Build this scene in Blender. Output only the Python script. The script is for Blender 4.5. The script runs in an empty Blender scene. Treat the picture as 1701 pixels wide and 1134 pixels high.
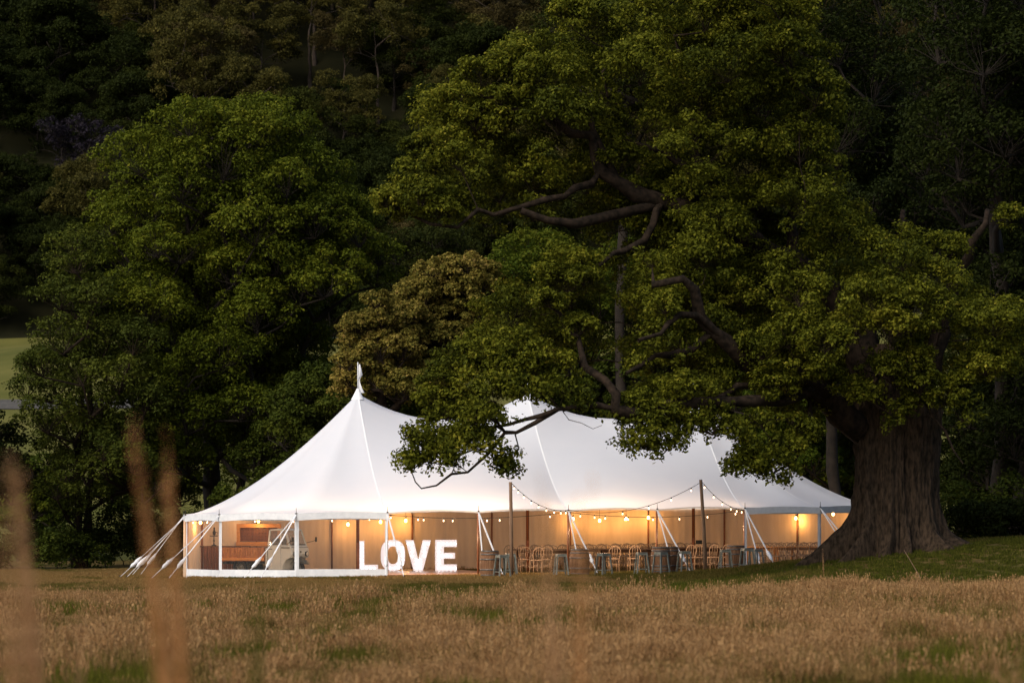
import bpy, math, random
import numpy as np
from mathutils import Vector, noise

rnd = random.Random(7)
RG = np.random.default_rng(11)
SC = bpy.context.scene
COL = SC.collection

# ---------------------------------------------------------------- camera
KF = 4856.6          # focal length in pixels of a 1701 px wide frame
CAMZ = 1.85
HOR = 866.6          # horizon row
CAMX = 850.5
cam_d = bpy.data.cameras.new('camera')
cam = bpy.data.objects.new('camera', cam_d)
COL.objects.link(cam)
cam.location = (0, 0, CAMZ)
cam.rotation_euler = (math.radians(90), 0, 0)
cam_d.sensor_width = 36
cam_d.lens = KF / 1701 * 36
cam_d.shift_y = (HOR - 567) / 1701
cam_d.clip_start = 0.1
cam_d.clip_end = 3000
cam_d.dof.use_dof = True
cam_d.dof.focus_distance = 97
cam_d.dof.aperture_fstop = 2.0
SC.camera = cam

# ---------------------------------------------------------------- world, sun, exposure
SUN_EL, SUN_AZ = math.radians(40), math.radians(218)   # azimuth measured from +Y clockwise
world = bpy.data.worlds.new('World')
SC.world = world
world.use_nodes = True
nt = world.node_tree
bg = nt.nodes['Background']
sky = nt.nodes.new('ShaderNodeTexSky')
sky.sky_type = 'NISHITA'
sky.sun_disc = False
sky.sun_elevation = SUN_EL
sky.sun_rotation = SUN_AZ
sky.dust_density = 3.0
sky.ozone_density = 1.0
nt.links.new(sky.outputs[0], bg.inputs[0])
bg.inputs[1].default_value = 0.125
sd = bpy.data.lights.new('sun', 'SUN')
sd.energy = 2.0
sd.angle = math.radians(45)
sd.color = (1.0, 0.93, 0.80)
sun = bpy.data.objects.new('sun', sd)
COL.objects.link(sun)
d = Vector((math.sin(SUN_AZ) * math.cos(SUN_EL), math.cos(SUN_AZ) * math.cos(SUN_EL), math.sin(SUN_EL)))
sun.rotation_euler = d.to_track_quat('Z', 'Y').to_euler()
sun.location = (0, -20, 60)
SC.view_settings.view_transform = 'Standard'
SC.view_settings.look = 'None'
SC.view_settings.gamma = 1
SC.view_settings.exposure = 0.25
SC.view_settings.use_curve_mapping = False
SC.render.engine = 'CYCLES'
SC.cycles.use_denoising = True
SC.cycles.max_bounces = 7
SC.cycles.diffuse_bounces = 3
SC.cycles.glossy_bounces = 2
SC.cycles.transmission_bounces = 3
SC.cycles.transparent_max_bounces = 12
SC.cycles.sample_clamp_indirect = 4
SC.cycles.caustics_reflective = False
SC.cycles.caustics_refractive = False


# ---------------------------------------------------------------- helpers: materials
def S(c):      # sRGB 0-255 to linear
    return tuple(((v / 255) / 12.92 if v / 255 <= .04045 else ((v / 255 + .055) / 1.055) ** 2.4) for v in c)


def mat(name, col, rough=.7, col2=None, scale=5.0, stretch=(1, 1, 1), bump=0.0, metal=0.0, spec=.3, emit=None,
        emit_s=0, transl=0.0, detail=4.0, var=None, alpha=None, coords='Object'):
    m = bpy.data.materials.new(name)
    m.use_nodes = True
    n, l = m.node_tree.nodes, m.node_tree.links
    b = n['Principled BSDF']
    out = n['Material Output']
    b.inputs['Base Color'].default_value = (*col, 1)
    b.inputs['Roughness'].default_value = rough
    b.inputs['Metallic'].default_value = metal
    b.inputs['Specular IOR Level'].default_value = spec
    csock = None
    if col2 is not None or bump:
        tc = n.new('ShaderNodeTexCoord')
        mp = n.new('ShaderNodeMapping')
        mp.inputs['Scale'].default_value = stretch
        l.new(tc.outputs[coords], mp.inputs[0])
        nz = n.new('ShaderNodeTexNoise')
        nz.inputs['Scale'].default_value = scale
        nz.inputs['Detail'].default_value = detail
        nz.inputs['Roughness'].default_value = .6
        l.new(mp.outputs[0], nz.inputs['Vector'])
        if col2 is not None:
            r = n.new('ShaderNodeValToRGB')
            r.color_ramp.elements[0].position = .35
            r.color_ramp.elements[1].position = .65
            r.color_ramp.elements[0].color = (*col, 1)
            r.color_ramp.elements[1].color = (*col2, 1)
            l.new(nz.outputs['Fac'], r.inputs[0])
            csock = r.outputs[0]
        if bump:
            bp = n.new('ShaderNodeBump')
            bp.inputs['Strength'].default_value = bump
            bp.inputs['Distance'].default_value = .03
            l.new(nz.outputs['Fac'], bp.inputs['Height'])
            l.new(bp.outputs[0], b.inputs['Normal'])
    if var is not None:           # attribute driven tint: mixes col -> var colours
        at = n.new('ShaderNodeAttribute')
        at.attribute_name = 'tint'
        r = n.new('ShaderNodeValToRGB')
        cr = r.color_ramp
        cs = var
        cr.elements[0].position = 0
        cr.elements[0].color = (*cs[0], 1)
        cr.elements[1].position = 1
        cr.elements[1].color = (*cs[-1], 1)
        for i in range(1, len(cs) - 1):
            e = cr.elements.new(i / (len(cs) - 1))
            e.color = (*cs[i], 1)
        l.new(at.outputs['Fac'], r.inputs[0])
        csock = r.outputs[0]
    if csock:
        l.new(csock, b.inputs['Base Color'])
    if emit:
        b.inputs['Emission Color'].default_value = (*emit, 1)
        b.inputs['Emission Strength'].default_value = emit_s
    surf = b.outputs[0]
    if transl:
        t = n.new('ShaderNodeBsdfTranslucent')
        t.inputs[0].default_value = (*col, 1)
        if csock:
            l.new(csock, t.inputs[0])
        mx = n.new('ShaderNodeMixShader')
        mx.inputs[0].default_value = transl
        l.new(surf, mx.inputs[1])
        l.new(t.outputs[0], mx.inputs[2])
        surf = mx.outputs[0]
    if alpha is not None:
        t = n.new('ShaderNodeBsdfTransparent')
        mx = n.new('ShaderNodeMixShader')
        mx.inputs[0].default_value = alpha
        l.new(t.outputs[0], mx.inputs[1])
        l.new(surf, mx.inputs[2])
        surf = mx.outputs[0]
    l.new(surf, out.inputs[0])
    return m


M = {}
M['roof'] = mat('tent_cloth', (.72, .75, .82), .6, col2=(.76, .785, .845), scale=.35, transl=.24, spec=.2)
M['seam'] = mat('seam_tape', (.86, .87, .90), .6)
M['white_web'] = mat('white_webbing', (.66, .68, .72), .7, col2=(.78, .79, .82), scale=4, bump=.2)
M['wall'] = mat('wall_cloth', (.72, .52, .36), .8, col2=(.80, .60, .43), scale=1.3, stretch=(3, 3, .4), bump=.15, transl=.25)
M['valance'] = mat('valance_cloth', (.66, .64, .62), .8, transl=.15)
M['film'] = mat('clear_film', (.75, .76, .78), .15, alpha=.03, spec=.5)
M['pole_wood'] = mat('stained_pole', (.13, .042, .016), .45, col2=(.20, .07, .028), scale=3, stretch=(6, 6, .5), bump=.2)
M['raw_pole'] = mat('raw_timber', (.15, .088, .052), .8, col2=(.24, .15, .095), scale=3, stretch=(8, 8, .6), bump=.4)
M['iron'] = mat('dark_iron', (.04, .04, .045), .5, metal=.6)
M['steel'] = mat('galvanised_steel', (.13, .145, .125), .5, col2=(.25, .26, .23), scale=8, metal=.3)
M['chair'] = mat('pale_bentwood', (.25, .17, .115), .5, col2=(.34, .24, .165), scale=6, bump=.1)
M['table'] = mat('dark_table_wood', (.07, .035, .02), .5, col2=(.12, .06, .035), scale=2, stretch=(.5, 6, 6), bump=.2)
M['orange_wood'] = mat('varnished_pine', (.42, .17, .05), .45, col2=(.55, .25, .08), scale=2.5, stretch=(.5, 5, 5), bump=.15)
M['slat_wood'] = mat('honey_slats', (.40, .17, .06), .5, col2=(.24, .09, .03), scale=7, stretch=(1, 1, .15), bump=.15)
M['dark_wood'] = mat('walnut_boards', (.10, .035, .018), .5, col2=(.17, .06, .03), scale=3, stretch=(5, 5, .4), bump=.2)
M['floor'] = mat('dance_floor_wood', (.22, .11, .06), .32, col2=(.32, .17, .10), scale=2, stretch=(.6, 5, 5), spec=.5)
M['barrel'] = mat('weathered_oak', (.14, .062, .028), .75, col2=(.24, .12, .06), scale=4, stretch=(5, 5, .6), bump=.5)
M['hoop'] = mat('barrel_hoop', (.10, .09, .085), .55, col2=(.20, .18, .165), scale=10, metal=.5)
M['paint'] = mat('cream_grey_paint', (.43, .46, .46), .3, col2=(.47, .50, .50), scale=1.2, spec=.5)
M['tyre'] = mat('tyre_rubber', (.018, .018, .018), .8)
M['chassis'] = mat('dark_chassis', (.03, .032, .03), .6)
M['mudguard'] = mat('grey_mudguard', (.055, .062, .06), .4, spec=.5)
M['glass'] = mat('cab_glass', (.30, .30, .30), .05, alpha=.35, spec=.8)
M['chrome'] = mat('chrome_trim', (.6, .6, .6), .2, metal=.9)
M['lens'] = mat('lamp_lens', (.5, .48, .42), .08, spec=.9)
M['cable'] = mat('black_cable', (.012, .012, .012), .6)
M['bulb'] = mat('festoon_bulb', (1, .8, .6), .3, emit=(1, .66, .40), emit_s=5)
M['amber'] = mat('amber_bulb', (1, .6, .2), .3, emit=(1, .50, .12), emit_s=18)
M['letter'] = mat('letter_face', (.30, .29, .30), .4, emit=(1, .91, .95), emit_s=.50)
M['letter_side'] = mat('letter_edge', (.75, .75, .76), .5)
M['letter_bulb'] = mat('letter_bulb', (1, 1, 1), .3, emit=(1, .95, .98), emit_s=5)
M['black'] = mat('matt_black', (.01, .01, .01), .7)
for k in ('bulb', 'amber', 'letter_bulb'):
    M[k].cycles.emission_sampling = 'NONE'
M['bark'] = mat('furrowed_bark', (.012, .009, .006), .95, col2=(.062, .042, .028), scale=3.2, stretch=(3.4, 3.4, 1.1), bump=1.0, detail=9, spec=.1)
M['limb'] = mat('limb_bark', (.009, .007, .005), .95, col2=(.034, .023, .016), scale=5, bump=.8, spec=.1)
M['mossy'] = mat('mossy_limb', (.05, .035, .02), .95, col2=(.05, .06, .015), scale=3, bump=.8, spec=.1)
M['pale_bark'] = mat('pale_gum_bark', (.085, .062, .048), .9, col2=(.04, .03, .023), scale=1.5, bump=.5)
M['dark_bark'] = mat('dark_brown_bark', (.012, .009, .007), .95, col2=(.028, .021, .015), scale=3, bump=.5)  # dark brown bark colour of the background trees and bushes


def leafmat(name, cs, tr=.3):
    return mat(name, cs[0], .7, var=cs, transl=tr, spec=.07)


M['leaf_hero'] = leafmat('camphor_leaves', [(.026, .034, .004), (.072, .082, .007), (.14, .146, .012), (.26, .225, .025)])
M['leaf_left'] = leafmat('broad_crown_leaves', [(.034, .048, .005), (.070, .090, .007), (.112, .128, .010), (.175, .170, .014)])
M['leaf_left2'] = leafmat('slender_crown_leaves', [(.030, .042, .007), (.062, .076, .010), (.108, .118, .014)])
M['leaf_gold'] = leafmat('golden_flowering_leaves', [(.06, .062, .012), (.15, .130, .024), (.27, .205, .045), (.42, .28, .09)])
M['leaf_yel'] = leafmat('yellow_green_leaves', [(.030, .055, .006), (.075, .10, .009), (.14, .145, .014)], .4)
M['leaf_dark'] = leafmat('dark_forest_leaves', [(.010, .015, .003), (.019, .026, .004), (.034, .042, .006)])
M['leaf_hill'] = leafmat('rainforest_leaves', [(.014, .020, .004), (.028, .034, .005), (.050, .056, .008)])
M['leaf_gum'] = leafmat('olive_gum_leaves', [(.036, .036, .010), (.076, .068, .015), (.125, .104, .022)])
M['leaf_rust'] = leafmat('bronze_leaves', [(.034, .029, .011), (.070, .054, .018), (.105, .080, .026)])
M['leaf_lilac'] = leafmat('lilac_blossom', [(.016, .014, .018), (.028, .022, .033), (.02, .02, .012)])
M['leaf_bush'] = leafmat('bush_leaves', [(.024, .036, .006), (.048, .064, .008), (.085, .095, .010)])


# ---------------------------------------------------------------- helpers: objects
def tag(o, label=None, cat=None, group=None, kind=None):
    if label: o['label'] = label
    if cat: o['category'] = cat
    if group: o['group'] = group
    if kind: o['kind'] = kind
    return o


def empty(name, loc=(0, 0, 0), rz=0.0, **k):
    o = bpy.data.objects.new(name, None)
    COL.objects.link(o)
    o.location = loc
    o.rotation_euler = (0, 0, rz)
    o.empty_display_size = .2
    return tag(o, **k)


def link_mesh(name, me, parent=None, **k):
    o = bpy.data.objects.new(name, me)
    COL.objects.link(o)
    if parent is not None:
        o.parent = parent
    return tag(o, **k)


def np_mesh(name, V, F, m, smooth=False, tint=None):
    """V (n,3), F (k,4) or (k,3) arrays"""
    me = bpy.data.meshes.new(name)
    V = np.asarray(V, dtype=np.float32)
    F = np.asarray(F, dtype=np.int32)
    w = F.shape[1]
    me.vertices.add(len(V))
    me.vertices.foreach_set('co', V.ravel())
    me.loops.add(F.size)
    me.loops.foreach_set('vertex_index', F.ravel())
    me.polygons.add(len(F))
    me.polygons.foreach_set('loop_start', np.arange(0, F.size, w, dtype=np.int32))
    try:
        me.polygons.foreach_set('loop_total', np.full(len(F), w, dtype=np.int32))
    except Exception:
        pass
    if smooth:
        me.polygons.foreach_set('use_smooth', np.ones(len(F), dtype=bool))
    if tint is not None:
        a = me.attributes.new('tint', 'FLOAT', 'POINT')
        a.data.foreach_set('value', np.asarray(tint, dtype=np.float32))
    me.materials.append(m)
    me.update(calc_edges=True)
    return me


class MB:
    """collects polygons of one mesh"""
    def __init__(s):
        s.v, s.f, s.sm = [], [], []

    def add(s, vs, fs, smooth=False):
        b = len(s.v)
        s.v += [tuple(p) for p in vs]
        s.f += [tuple(i + b for i in f) for f in fs]
        s.sm += [smooth] * len(fs)
        return s

    def box(s, c, d, rz=0.0):
        x, y, z = d[0] / 2, d[1] / 2, d[2] / 2
        cs, sn = math.cos(rz), math.sin(rz)
        vs = []
        for dz in (-z, z):
            for dx, dy in ((-x, -y), (x, -y), (x, y), (-x, y)):
                vs.append((c[0] + dx * cs - dy * sn, c[1] + dx * sn + dy * cs, c[2] + dz))
        return s.add(vs, [(3, 2, 1, 0), (4, 5, 6, 7), (0, 1, 5, 4), (1, 2, 6, 5), (2, 3, 7, 6), (3, 0, 4, 7)])

    def bar(s, p, q, w, h=None):
        """rectangular bar from p to q"""
        h = h or w
        p, q = Vector(p), Vector(q)
        d_ = (q - p).normalized()
        up = Vector((0, 0, 1)) if abs(d_.z) < .95 else Vector((0, 1, 0))
        a = d_.cross(up).normalized() * w / 2
        b = a.cross(d_).normalized() * h / 2
        vs = [e + i * a + j * b for e in (p, q) for i, j in ((-1, -1), (1, -1), (1, 1), (-1, 1))]
        return s.add(vs, [(3, 2, 1, 0), (4, 5, 6, 7), (0, 1, 5, 4), (1, 2, 6, 5), (2, 3, 7, 6), (3, 0, 4, 7)])

    def tube(s, pts, rad, n=8, caps=True):
        pts = [Vector(p) for p in pts]
        if not hasattr(rad, '__len__'): rad = [rad] * len(pts)
        prev = None
        vs, fs = [], []
        for i, p in enumerate(pts):
            t = (pts[min(i + 1, len(pts) - 1)] - pts[max(i - 1, 0)])
            t = t.normalized() if t.length > 1e-9 else Vector((0, 0, 1))
            if prev is None:
                a = t.cross(Vector((0, 0, 1)) if abs(t.z) < .9 else Vector((1, 0, 0))).normalized()
            else:
                a = (prev - t * prev.dot(t))
                a = a.normalized() if a.length > 1e-6 else t.orthogonal().normalized()
            prev = a
            b = t.cross(a)
            for k in range(n):
                an = 2 * math.pi * k / n
                vs.append(p + (a * math.cos(an) + b * math.sin(an)) * rad[i])
        for i in range(len(pts) - 1):
            for k in range(n):
                k2 = (k + 1) % n
                fs.append((i * n + k, i * n + k2, (i + 1) * n + k2, (i + 1) * n + k))
        s.add(vs, fs, True)
        if caps:
            s.add([vs[k] for k in range(n)], [tuple(range(n - 1, -1, -1))])
            s.add([vs[(len(pts) - 1) * n + k] for k in range(n)], [tuple(range(n))])
        return s

    def lathe(s, prof, c=(0, 0, 0), n=20, axis='z', smooth=True):
        vs, fs = [], []
        for r, z in prof:
            for k in range(n):
                an = 2 * math.pi * k / n
                x, y = r * math.cos(an), r * math.sin(an)
                if axis == 'z': p = (x, y, z)
                elif axis == 'y': p = (x, z, y)
                else: p = (z, x, y)
                vs.append((p[0] + c[0], p[1] + c[1], p[2] + c[2]))
        for i in range(len(prof) - 1):
            for k in range(n):
                k2 = (k + 1) % n
                fs.append((i * n + k, i * n + k2, (i + 1) * n + k2, (i + 1) * n + k))
        return s.add(vs, fs, smooth)

    def prism(s, poly, d0, d1, plane='xz'):
        """polygon in a plane, extruded along the third axis from d0 to d1"""
        n = len(poly)
        def P(p, d_):
            return (p[0], d_, p[1]) if plane == 'xz' else ((p[0], p[1], d_) if plane == 'xy' else (d_, p[0], p[1]))
        vs = [P(p, d0) for p in poly] + [P(p, d1) for p in poly]
        fs = [tuple(range(n)), tuple(range(2 * n - 1, n - 1, -1))]
        fs += [(i, i + n, (i + 1) % n + n, (i + 1) % n) for i in range(n)]
        return s.add(vs, fs)

    def mesh(s, name, m, bevel=0.0, fix=True):
        me = bpy.data.meshes.new(name)
        me.from_pydata([tuple(p) for p in s.v], [], s.f)
        me.polygons.foreach_set('use_smooth', s.sm)
        me.materials.append(m)
        me.update()
        if fix or bevel:
            import bmesh
            bm = bmesh.new()
            bm.from_mesh(me)
            if fix:
                bmesh.ops.remove_doubles(bm, verts=bm.verts, dist=1e-5)
                bmesh.ops.recalc_face_normals(bm, faces=bm.faces)
            if bevel:
                es = [e for e in bm.edges if len(e.link_faces) == 2 and e.calc_face_angle(0) > .6]
                bmesh.ops.bevel(bm, geom=es, offset=bevel, segments=2, profile=.6, affect='EDGES', clamp_overlap=True)
            bm.to_mesh(me)
            bm.free()
        return me

    def build(s, name, m, parent=None, bevel=0.0, **k):
        return link_mesh(name, s.mesh(name, m, bevel), parent, **k)


KIDS = {}


def copy_tree(o, parent=None, loc=None, rz=None, scale=None):
    c = o.copy()
    COL.objects.link(c)
    if parent is not None: c.parent = parent
    if loc is not None: c.location = loc
    if rz is not None: c.rotation_euler = (0, 0, rz)
    if scale is not None: c.scale = scale
    if o.name not in KIDS:
        KIDS[o.name] = [x for x in o.children]
    for ch in KIDS[o.name]:
        copy_tree(ch, c)
    return c


# ---------------------------------------------------------------- terrain
TA = .19766
TX0, TD, TR = -5.4285, 102.925, 6.775
CA, SA = math.cos(TA), math.sin(TA)


def sst(x, a, b):
    t = np.clip((x - a) / (b - a), 0, 1)
    return t * t * (3 - 2 * t)


def terr(X, Y):
    X = np.asarray(X, float); Y = np.asarray(Y, float)
    s = (X - TX0) * CA + (Y - TD) * SA
    z = .02 + .013 * np.clip(s, -9, 22)
    z = z + .6 * (1 - sst(Y, 13, 24))
    w = sst(Y, 76, 87) * (1 - (1 - sst(X, 13, 19)) * sst(Y, 90, 96.5))
    z = z + 1.1 * sst(X, 3.0, 16) * w
    h0 = 146 + 0 * X
    z = z + .17 * np.maximum(Y - h0, 0) * sst(Y, 140, 165)
    z = z + .50 * np.maximum(Y - 246, 0) * sst(Y, 240, 275)
    z = z + (np.sin(X * .11 + Y * .05) * .9 + np.sin(X * .05 - Y * .08 + 2) * 1.4) * sst(Y, 165, 250)
    z = z + (np.sin(X * .9 + 1.3 * np.sin(Y * .5)) * .02 + np.sin(Y * .7 + X * .35) * .025) * (1 - sst(Y, 85, 92))
    return z


def tz(x, y): return float(terr(x, y))


def PX(px, py, Y):
    return Vector(((px - CAMX) / KF * Y, Y, CAMZ - (py - HOR) / KF * Y))


def grid_mesh(name, xs, ys, m):
    X, Y = np.meshgrid(xs, ys)
    V = np.stack([X, Y, terr(X, Y)], -1).reshape(-1, 3)
    nx, ny = len(xs), len(ys)
    i = np.arange(ny - 1)[:, None] * nx + np.arange(nx - 1)[None, :]
    F = np.stack([i, i + 1, i + nx + 1, i + nx], -1).reshape(-1, 4)
    return np_mesh(name, V, F, m, True)


def ground_material():
    m = bpy.data.materials.new('meadow_soil')
    m.use_nodes = True
    n, l = m.node_tree.nodes, m.node_tree.links
    b = n['Principled BSDF']
    b.inputs['Roughness'].default_value = .95
    b.inputs['Specular IOR Level'].default_value = .1
    g = n.new('ShaderNodeNewGeometry')
    def nz(sc, det=5):
        t = n.new('ShaderNodeTexNoise')
        t.inputs['Scale'].default_value = sc
        t.inputs['Detail'].default_value = det
        l.new(g.outputs['Position'], t.inputs['Vector'])
        return t.outputs['Fac']
    def ramp(f, c0, c1, a=.4, c=.6):
        r = n.new('ShaderNodeValToRGB')
        r.color_ramp.elements[0].position = a; r.color_ramp.elements[1].position = c
        r.color_ramp.elements[0].color = (*c0, 1); r.color_ramp.elements[1].color = (*c1, 1)
        l.new(f, r.inputs[0])
        return r.outputs[0]
    r1 = ramp(nz(.35), (.11, .072, .026), (.090, .078, .020))
    r2 = ramp(nz(6), (.5, .5, .5), (1.25, 1.2, 1.1), .3, .7)
    mx = n.new('ShaderNodeMix'); mx.data_type = 'RGBA'; mx.blend_type = 'MULTIPLY'
    mx.inputs[0].default_value = 1
    l.new(r1, mx.inputs[6]); l.new(r2, mx.inputs[7])
    l.new(mx.outputs[2], b.inputs['Base Color'])
    bp = n.new('ShaderNodeBump'); bp.inputs['Strength'].default_value = .8; bp.inputs['Distance'].default_value = .05
    l.new(nz(14, 6), bp.inputs['Height'])
    l.new(bp.outputs[0], b.inputs['Normal'])
    return m


M['soil'] = ground_material()
M['pasture'] = mat('pasture_grass', (.075, .080, .018), .95, col2=(.13, .12, .032), scale=.15, detail=8, spec=.1)
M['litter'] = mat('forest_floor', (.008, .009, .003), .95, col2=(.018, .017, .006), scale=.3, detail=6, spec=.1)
M['road'] = mat('grey_track', (.06, .056, .05), .9, col2=(.09, .082, .072), scale=2)

me = grid_mesh('meadow', np.linspace(-46, 52, 140), np.concatenate([np.linspace(-14, 24, 30), np.linspace(25, 146, 190)]), M['soil'])
link_mesh('meadow', me, kind='structure')
me = grid_mesh('pasture', np.linspace(-46, 52, 140), np.linspace(146, 250, 70), M['pasture'])
link_mesh('pasture', me, kind='structure')
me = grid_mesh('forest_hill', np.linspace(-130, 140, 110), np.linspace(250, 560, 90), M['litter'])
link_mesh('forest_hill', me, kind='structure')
for nm, xa, xb in (('meadow_left', -200, -46), ('meadow_right', 52, 200)):
    me = grid_mesh(nm, np.linspace(xa, xb, 50), np.concatenate([np.linspace(-14, 146, 60)]), M['soil'])
    link_mesh(nm, me, kind='structure')
    me = grid_mesh('pasture' + nm[6:], np.linspace(xa, xb, 50), np.linspace(146, 250, 40), M['pasture'])
    link_mesh('pasture' + nm[6:], me, kind='structure')
# the track across the pasture
vs, fs = [], []
xs = np.linspace(-60, 30, 90)
for i, x in enumerate(xs):
    yc = 207 + 3.5 * math.sin(x * .06)
    for k, dy in enumerate((-1.6, -.5, .5, 1.6)):
        vs.append((x, yc + dy, tz(x, yc + dy) + .06))
    if i: 
        for k in range(3): fs.append(((i - 1) * 4 + k, i * 4 + k, i * 4 + k + 1, (i - 1) * 4 + k + 1))
link_mesh('track', np_mesh('track', vs, fs, M['road'], True), kind='structure')


# ---------------------------------------------------------------- trees
def unit(a):
    return a / np.maximum(np.linalg.norm(a, axis=-1, keepdims=True), 1e-9)


def leaf_mesh(name, C, R, per, size, m, rg, flat=.8, upb=.5, wid=.55, shell=(.72, 1.06), low=.25, tintc=None):
    """leaves spread over the upper shells of puffs C (n,3) of radius R (n)"""
    n = len(C)
    cnt = np.maximum((per * (R / R.mean()) ** 1.6).astype(int), 6)
    idx = np.repeat(np.arange(n), cnt)
    N = len(idx)
    dv = unit(rg.normal(size=(N, 3)))
    flip = (dv[:, 2] < -.05) & (rg.random(N) > low)
    dv[flip, 2] *= -1
    rr = R[idx] * rg.uniform(shell[0], shell[1], N) ** .8
    pos = C[idx] + dv * rr[:, None] * np.array([1, 1, flat])
    pos += rg.normal(size=(N, 3)) * (R[idx] * .10)[:, None]
    nrm = unit(dv * .7 + np.array([0, 0, upb]) + rg.normal(size=(N, 3)) * .45)
    t = unit(np.cross(nrm, rg.normal(size=(N, 3))))
    b = np.cross(nrm, t)
    s = size * rg.uniform(.65, 1.3, N)[:, None]
    droop = nrm * s * .12
    V = np.stack([pos - t * s * .5, pos + b * s * wid * .5 + droop, pos + t * s * .5, pos - b * s * wid * .5 + droop], 1).reshape(-1, 3)
    F = np.arange(N * 4).reshape(-1, 4)
    pt = rg.normal(0, .12, n) if tintc is None else tintc + rg.normal(0, .06, n)
    tint = np.clip(.42 + pt[idx] + rg.normal(0, .17, N), 0, 1)
    return np_mesh(name, V, F, m, False, np.repeat(tint, 4))


class Skel:
    def __init__(s):
        s.p, s.par, s.dep, s.minr = [], [], [], []

    def add(s, p, par, minr=0.0):
        s.p.append(np.asarray(p, float))
        s.par.append(par)
        s.dep.append(0 if par < 0 else s.dep[par] + float(np.linalg.norm(s.p[-1] - s.p[par])))
        s.minr.append(minr)
        return len(s.p) - 1

    def path(s, pts, par, r0=0.0, r1=0.0, step=None, rg=None, wig=0.0):
        pts = [np.asarray(p, float) for p in pts]
        for i, q in enumerate(pts):
            f = i / max(len(pts) - 1, 1)
            par = s.add(q, par, r0 + (r1 - r0) * f)
        return par

    def reach(s, q, rg, step=.8, sag=.1, hi=.25, wig=.07, allow=None):
        """grow a branch to q from the best node"""
        q = np.asarray(q, float)
        P = np.array(s.p); D = np.array(s.dep)
        d = np.linalg.norm(P - q, axis=1)
        cost = d + hi * D + np.where(P[:, 2] > q[2], (P[:, 2] - q[2]) * .7, 0)
        if allow is not None: cost[:allow] += 1e6
        j = int(np.argmin(cost))
        L = d[j]
        n = max(int(L / step), 1)
        p0 = P[j]
        par = j
        off = rg.normal(size=3) * L * wig
        for i in range(1, n + 1):
            f = i / n
            pt = p0 + (q - p0) * f + np.array([0, 0, 1]) * sag * L * math.sin(math.pi * f) * (.6) + off * math.sin(math.pi * f)
            if i < n: pt = pt + rg.normal(size=3) * step * .10
            par = s.add(pt, par)
        return par

    def mesh(s, name, m, tip=.012, ex=2.4, sides=6, maxr=9):
        n = len(s.p)
        ch = [[] for _ in range(n)]
        for i in range(n):
            if s.par[i] >= 0: ch[s.par[i]].append(i)
        r = [0.0] * n
        for i in range(n - 1, -1, -1):
            v = sum(r[c] ** ex for c in ch[i]) ** (1 / ex) if ch[i] else tip
            r[i] = max(min(v, maxr), s.minr[i])
        for i in range(n):
            if s.par[i] >= 0: r[i] = min(r[i], r[s.par[i]])
        mb = MB()
        done = set()
        starts = [i for i in range(n) if s.par[i] < 0]
        st = list(starts)
        while st:
            i = st.pop()
            pts, rad = [], []
            if s.par[i] >= 0:
                pts.append(s.p[s.par[i]]); rad.append(min(r[i] * 1.15, r[s.par[i]]))
            while True:
                pts.append(s.p[i]); rad.append(r[i] * (1 + .13 * math.sin(i * 2.4) if .03 < r[i] else 1))
                c = sorted(ch[i], key=lambda k: -r[k])
                if not c: break
                st += c[1:]
                i = c[0]
            if len(pts) > 1:
                k = sides if max(rad) > .04 else (4 if max(rad) > .02 else 3)
                if max(rad) > .25: k = sides + 4
                mb.tube(pts, rad, k, caps=False)
        return mb.mesh(name, m, fix=False)


def puffs_of(lobes, rg, per=14, pr=.36, low=.2, sq=.8):
    """puffs over the upper and outer surface of each lobe"""
    C, R, L = [], [], []
    for i, (x, y, z, r) in enumerate(lobes):
        k = max(int(per * rg.uniform(.8, 1.2)), 3)
        dv = unit(rg.normal(size=(k, 3)))
        f = (dv[:, 2] < 0) & (rg.random(k) > low)
        dv[f, 2] *= -1
        q = np.array([x, y, z]) + dv * r * rg.uniform(.55, .95, (k, 1)) * np.array([1, 1, sq])
        C.append(q)
        R.append(r * pr * rg.uniform(.65, 1.3, k))
        L += [i] * k
    return np.concatenate(C), np.concatenate(R), np.array(L)


def in_poly(x, y, poly):
    c = False
    j = len(poly) - 1
    for i in range(len(poly)):
        xi, yi = poly[i]; xj, yj = poly[j]
        if (yi > y) != (yj > y) and x < (xj - xi) * (y - yi) / (yj - yi) + xi: c = not c
        j = i
    return c


def lobes_in(poly, Yc, Yh, r, n, rg, spread=.9, edge=True):
    """lobe centres inside an outline measured at distance Yc; each lobe has its own depth"""
    xs = [p[0] for p in poly]; ys = [p[1] for p in poly]
    out, tries = [], 0
    while len(out) < n and tries < 9000:
        tries += 1
        x, y = rg.uniform(min(xs), max(xs)), rg.uniform(min(ys), max(ys))
        rr = r * rg.uniform(.7, 1.25)
        rp = rr * KF / Yc * .85
        ok = all(in_poly(x + dx * rp, y + dy * rp, poly) for dx, dy in ((1, 0), (-1, 0), (0, 1), (0, -1), (0, 0)))
        if not ok: continue
        Y = Yc + rg.uniform(-1, 1) * Yh
        p = PX(x, y, Yc)
        q = (p.x, Y, p.z, rr)
        if any((q[0] - a[0]) ** 2 + (q[1] - a[1]) ** 2 + (q[2] - a[2]) ** 2 < (spread * r) ** 2 for a in out): continue
        out.append(q)
    return out


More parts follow.
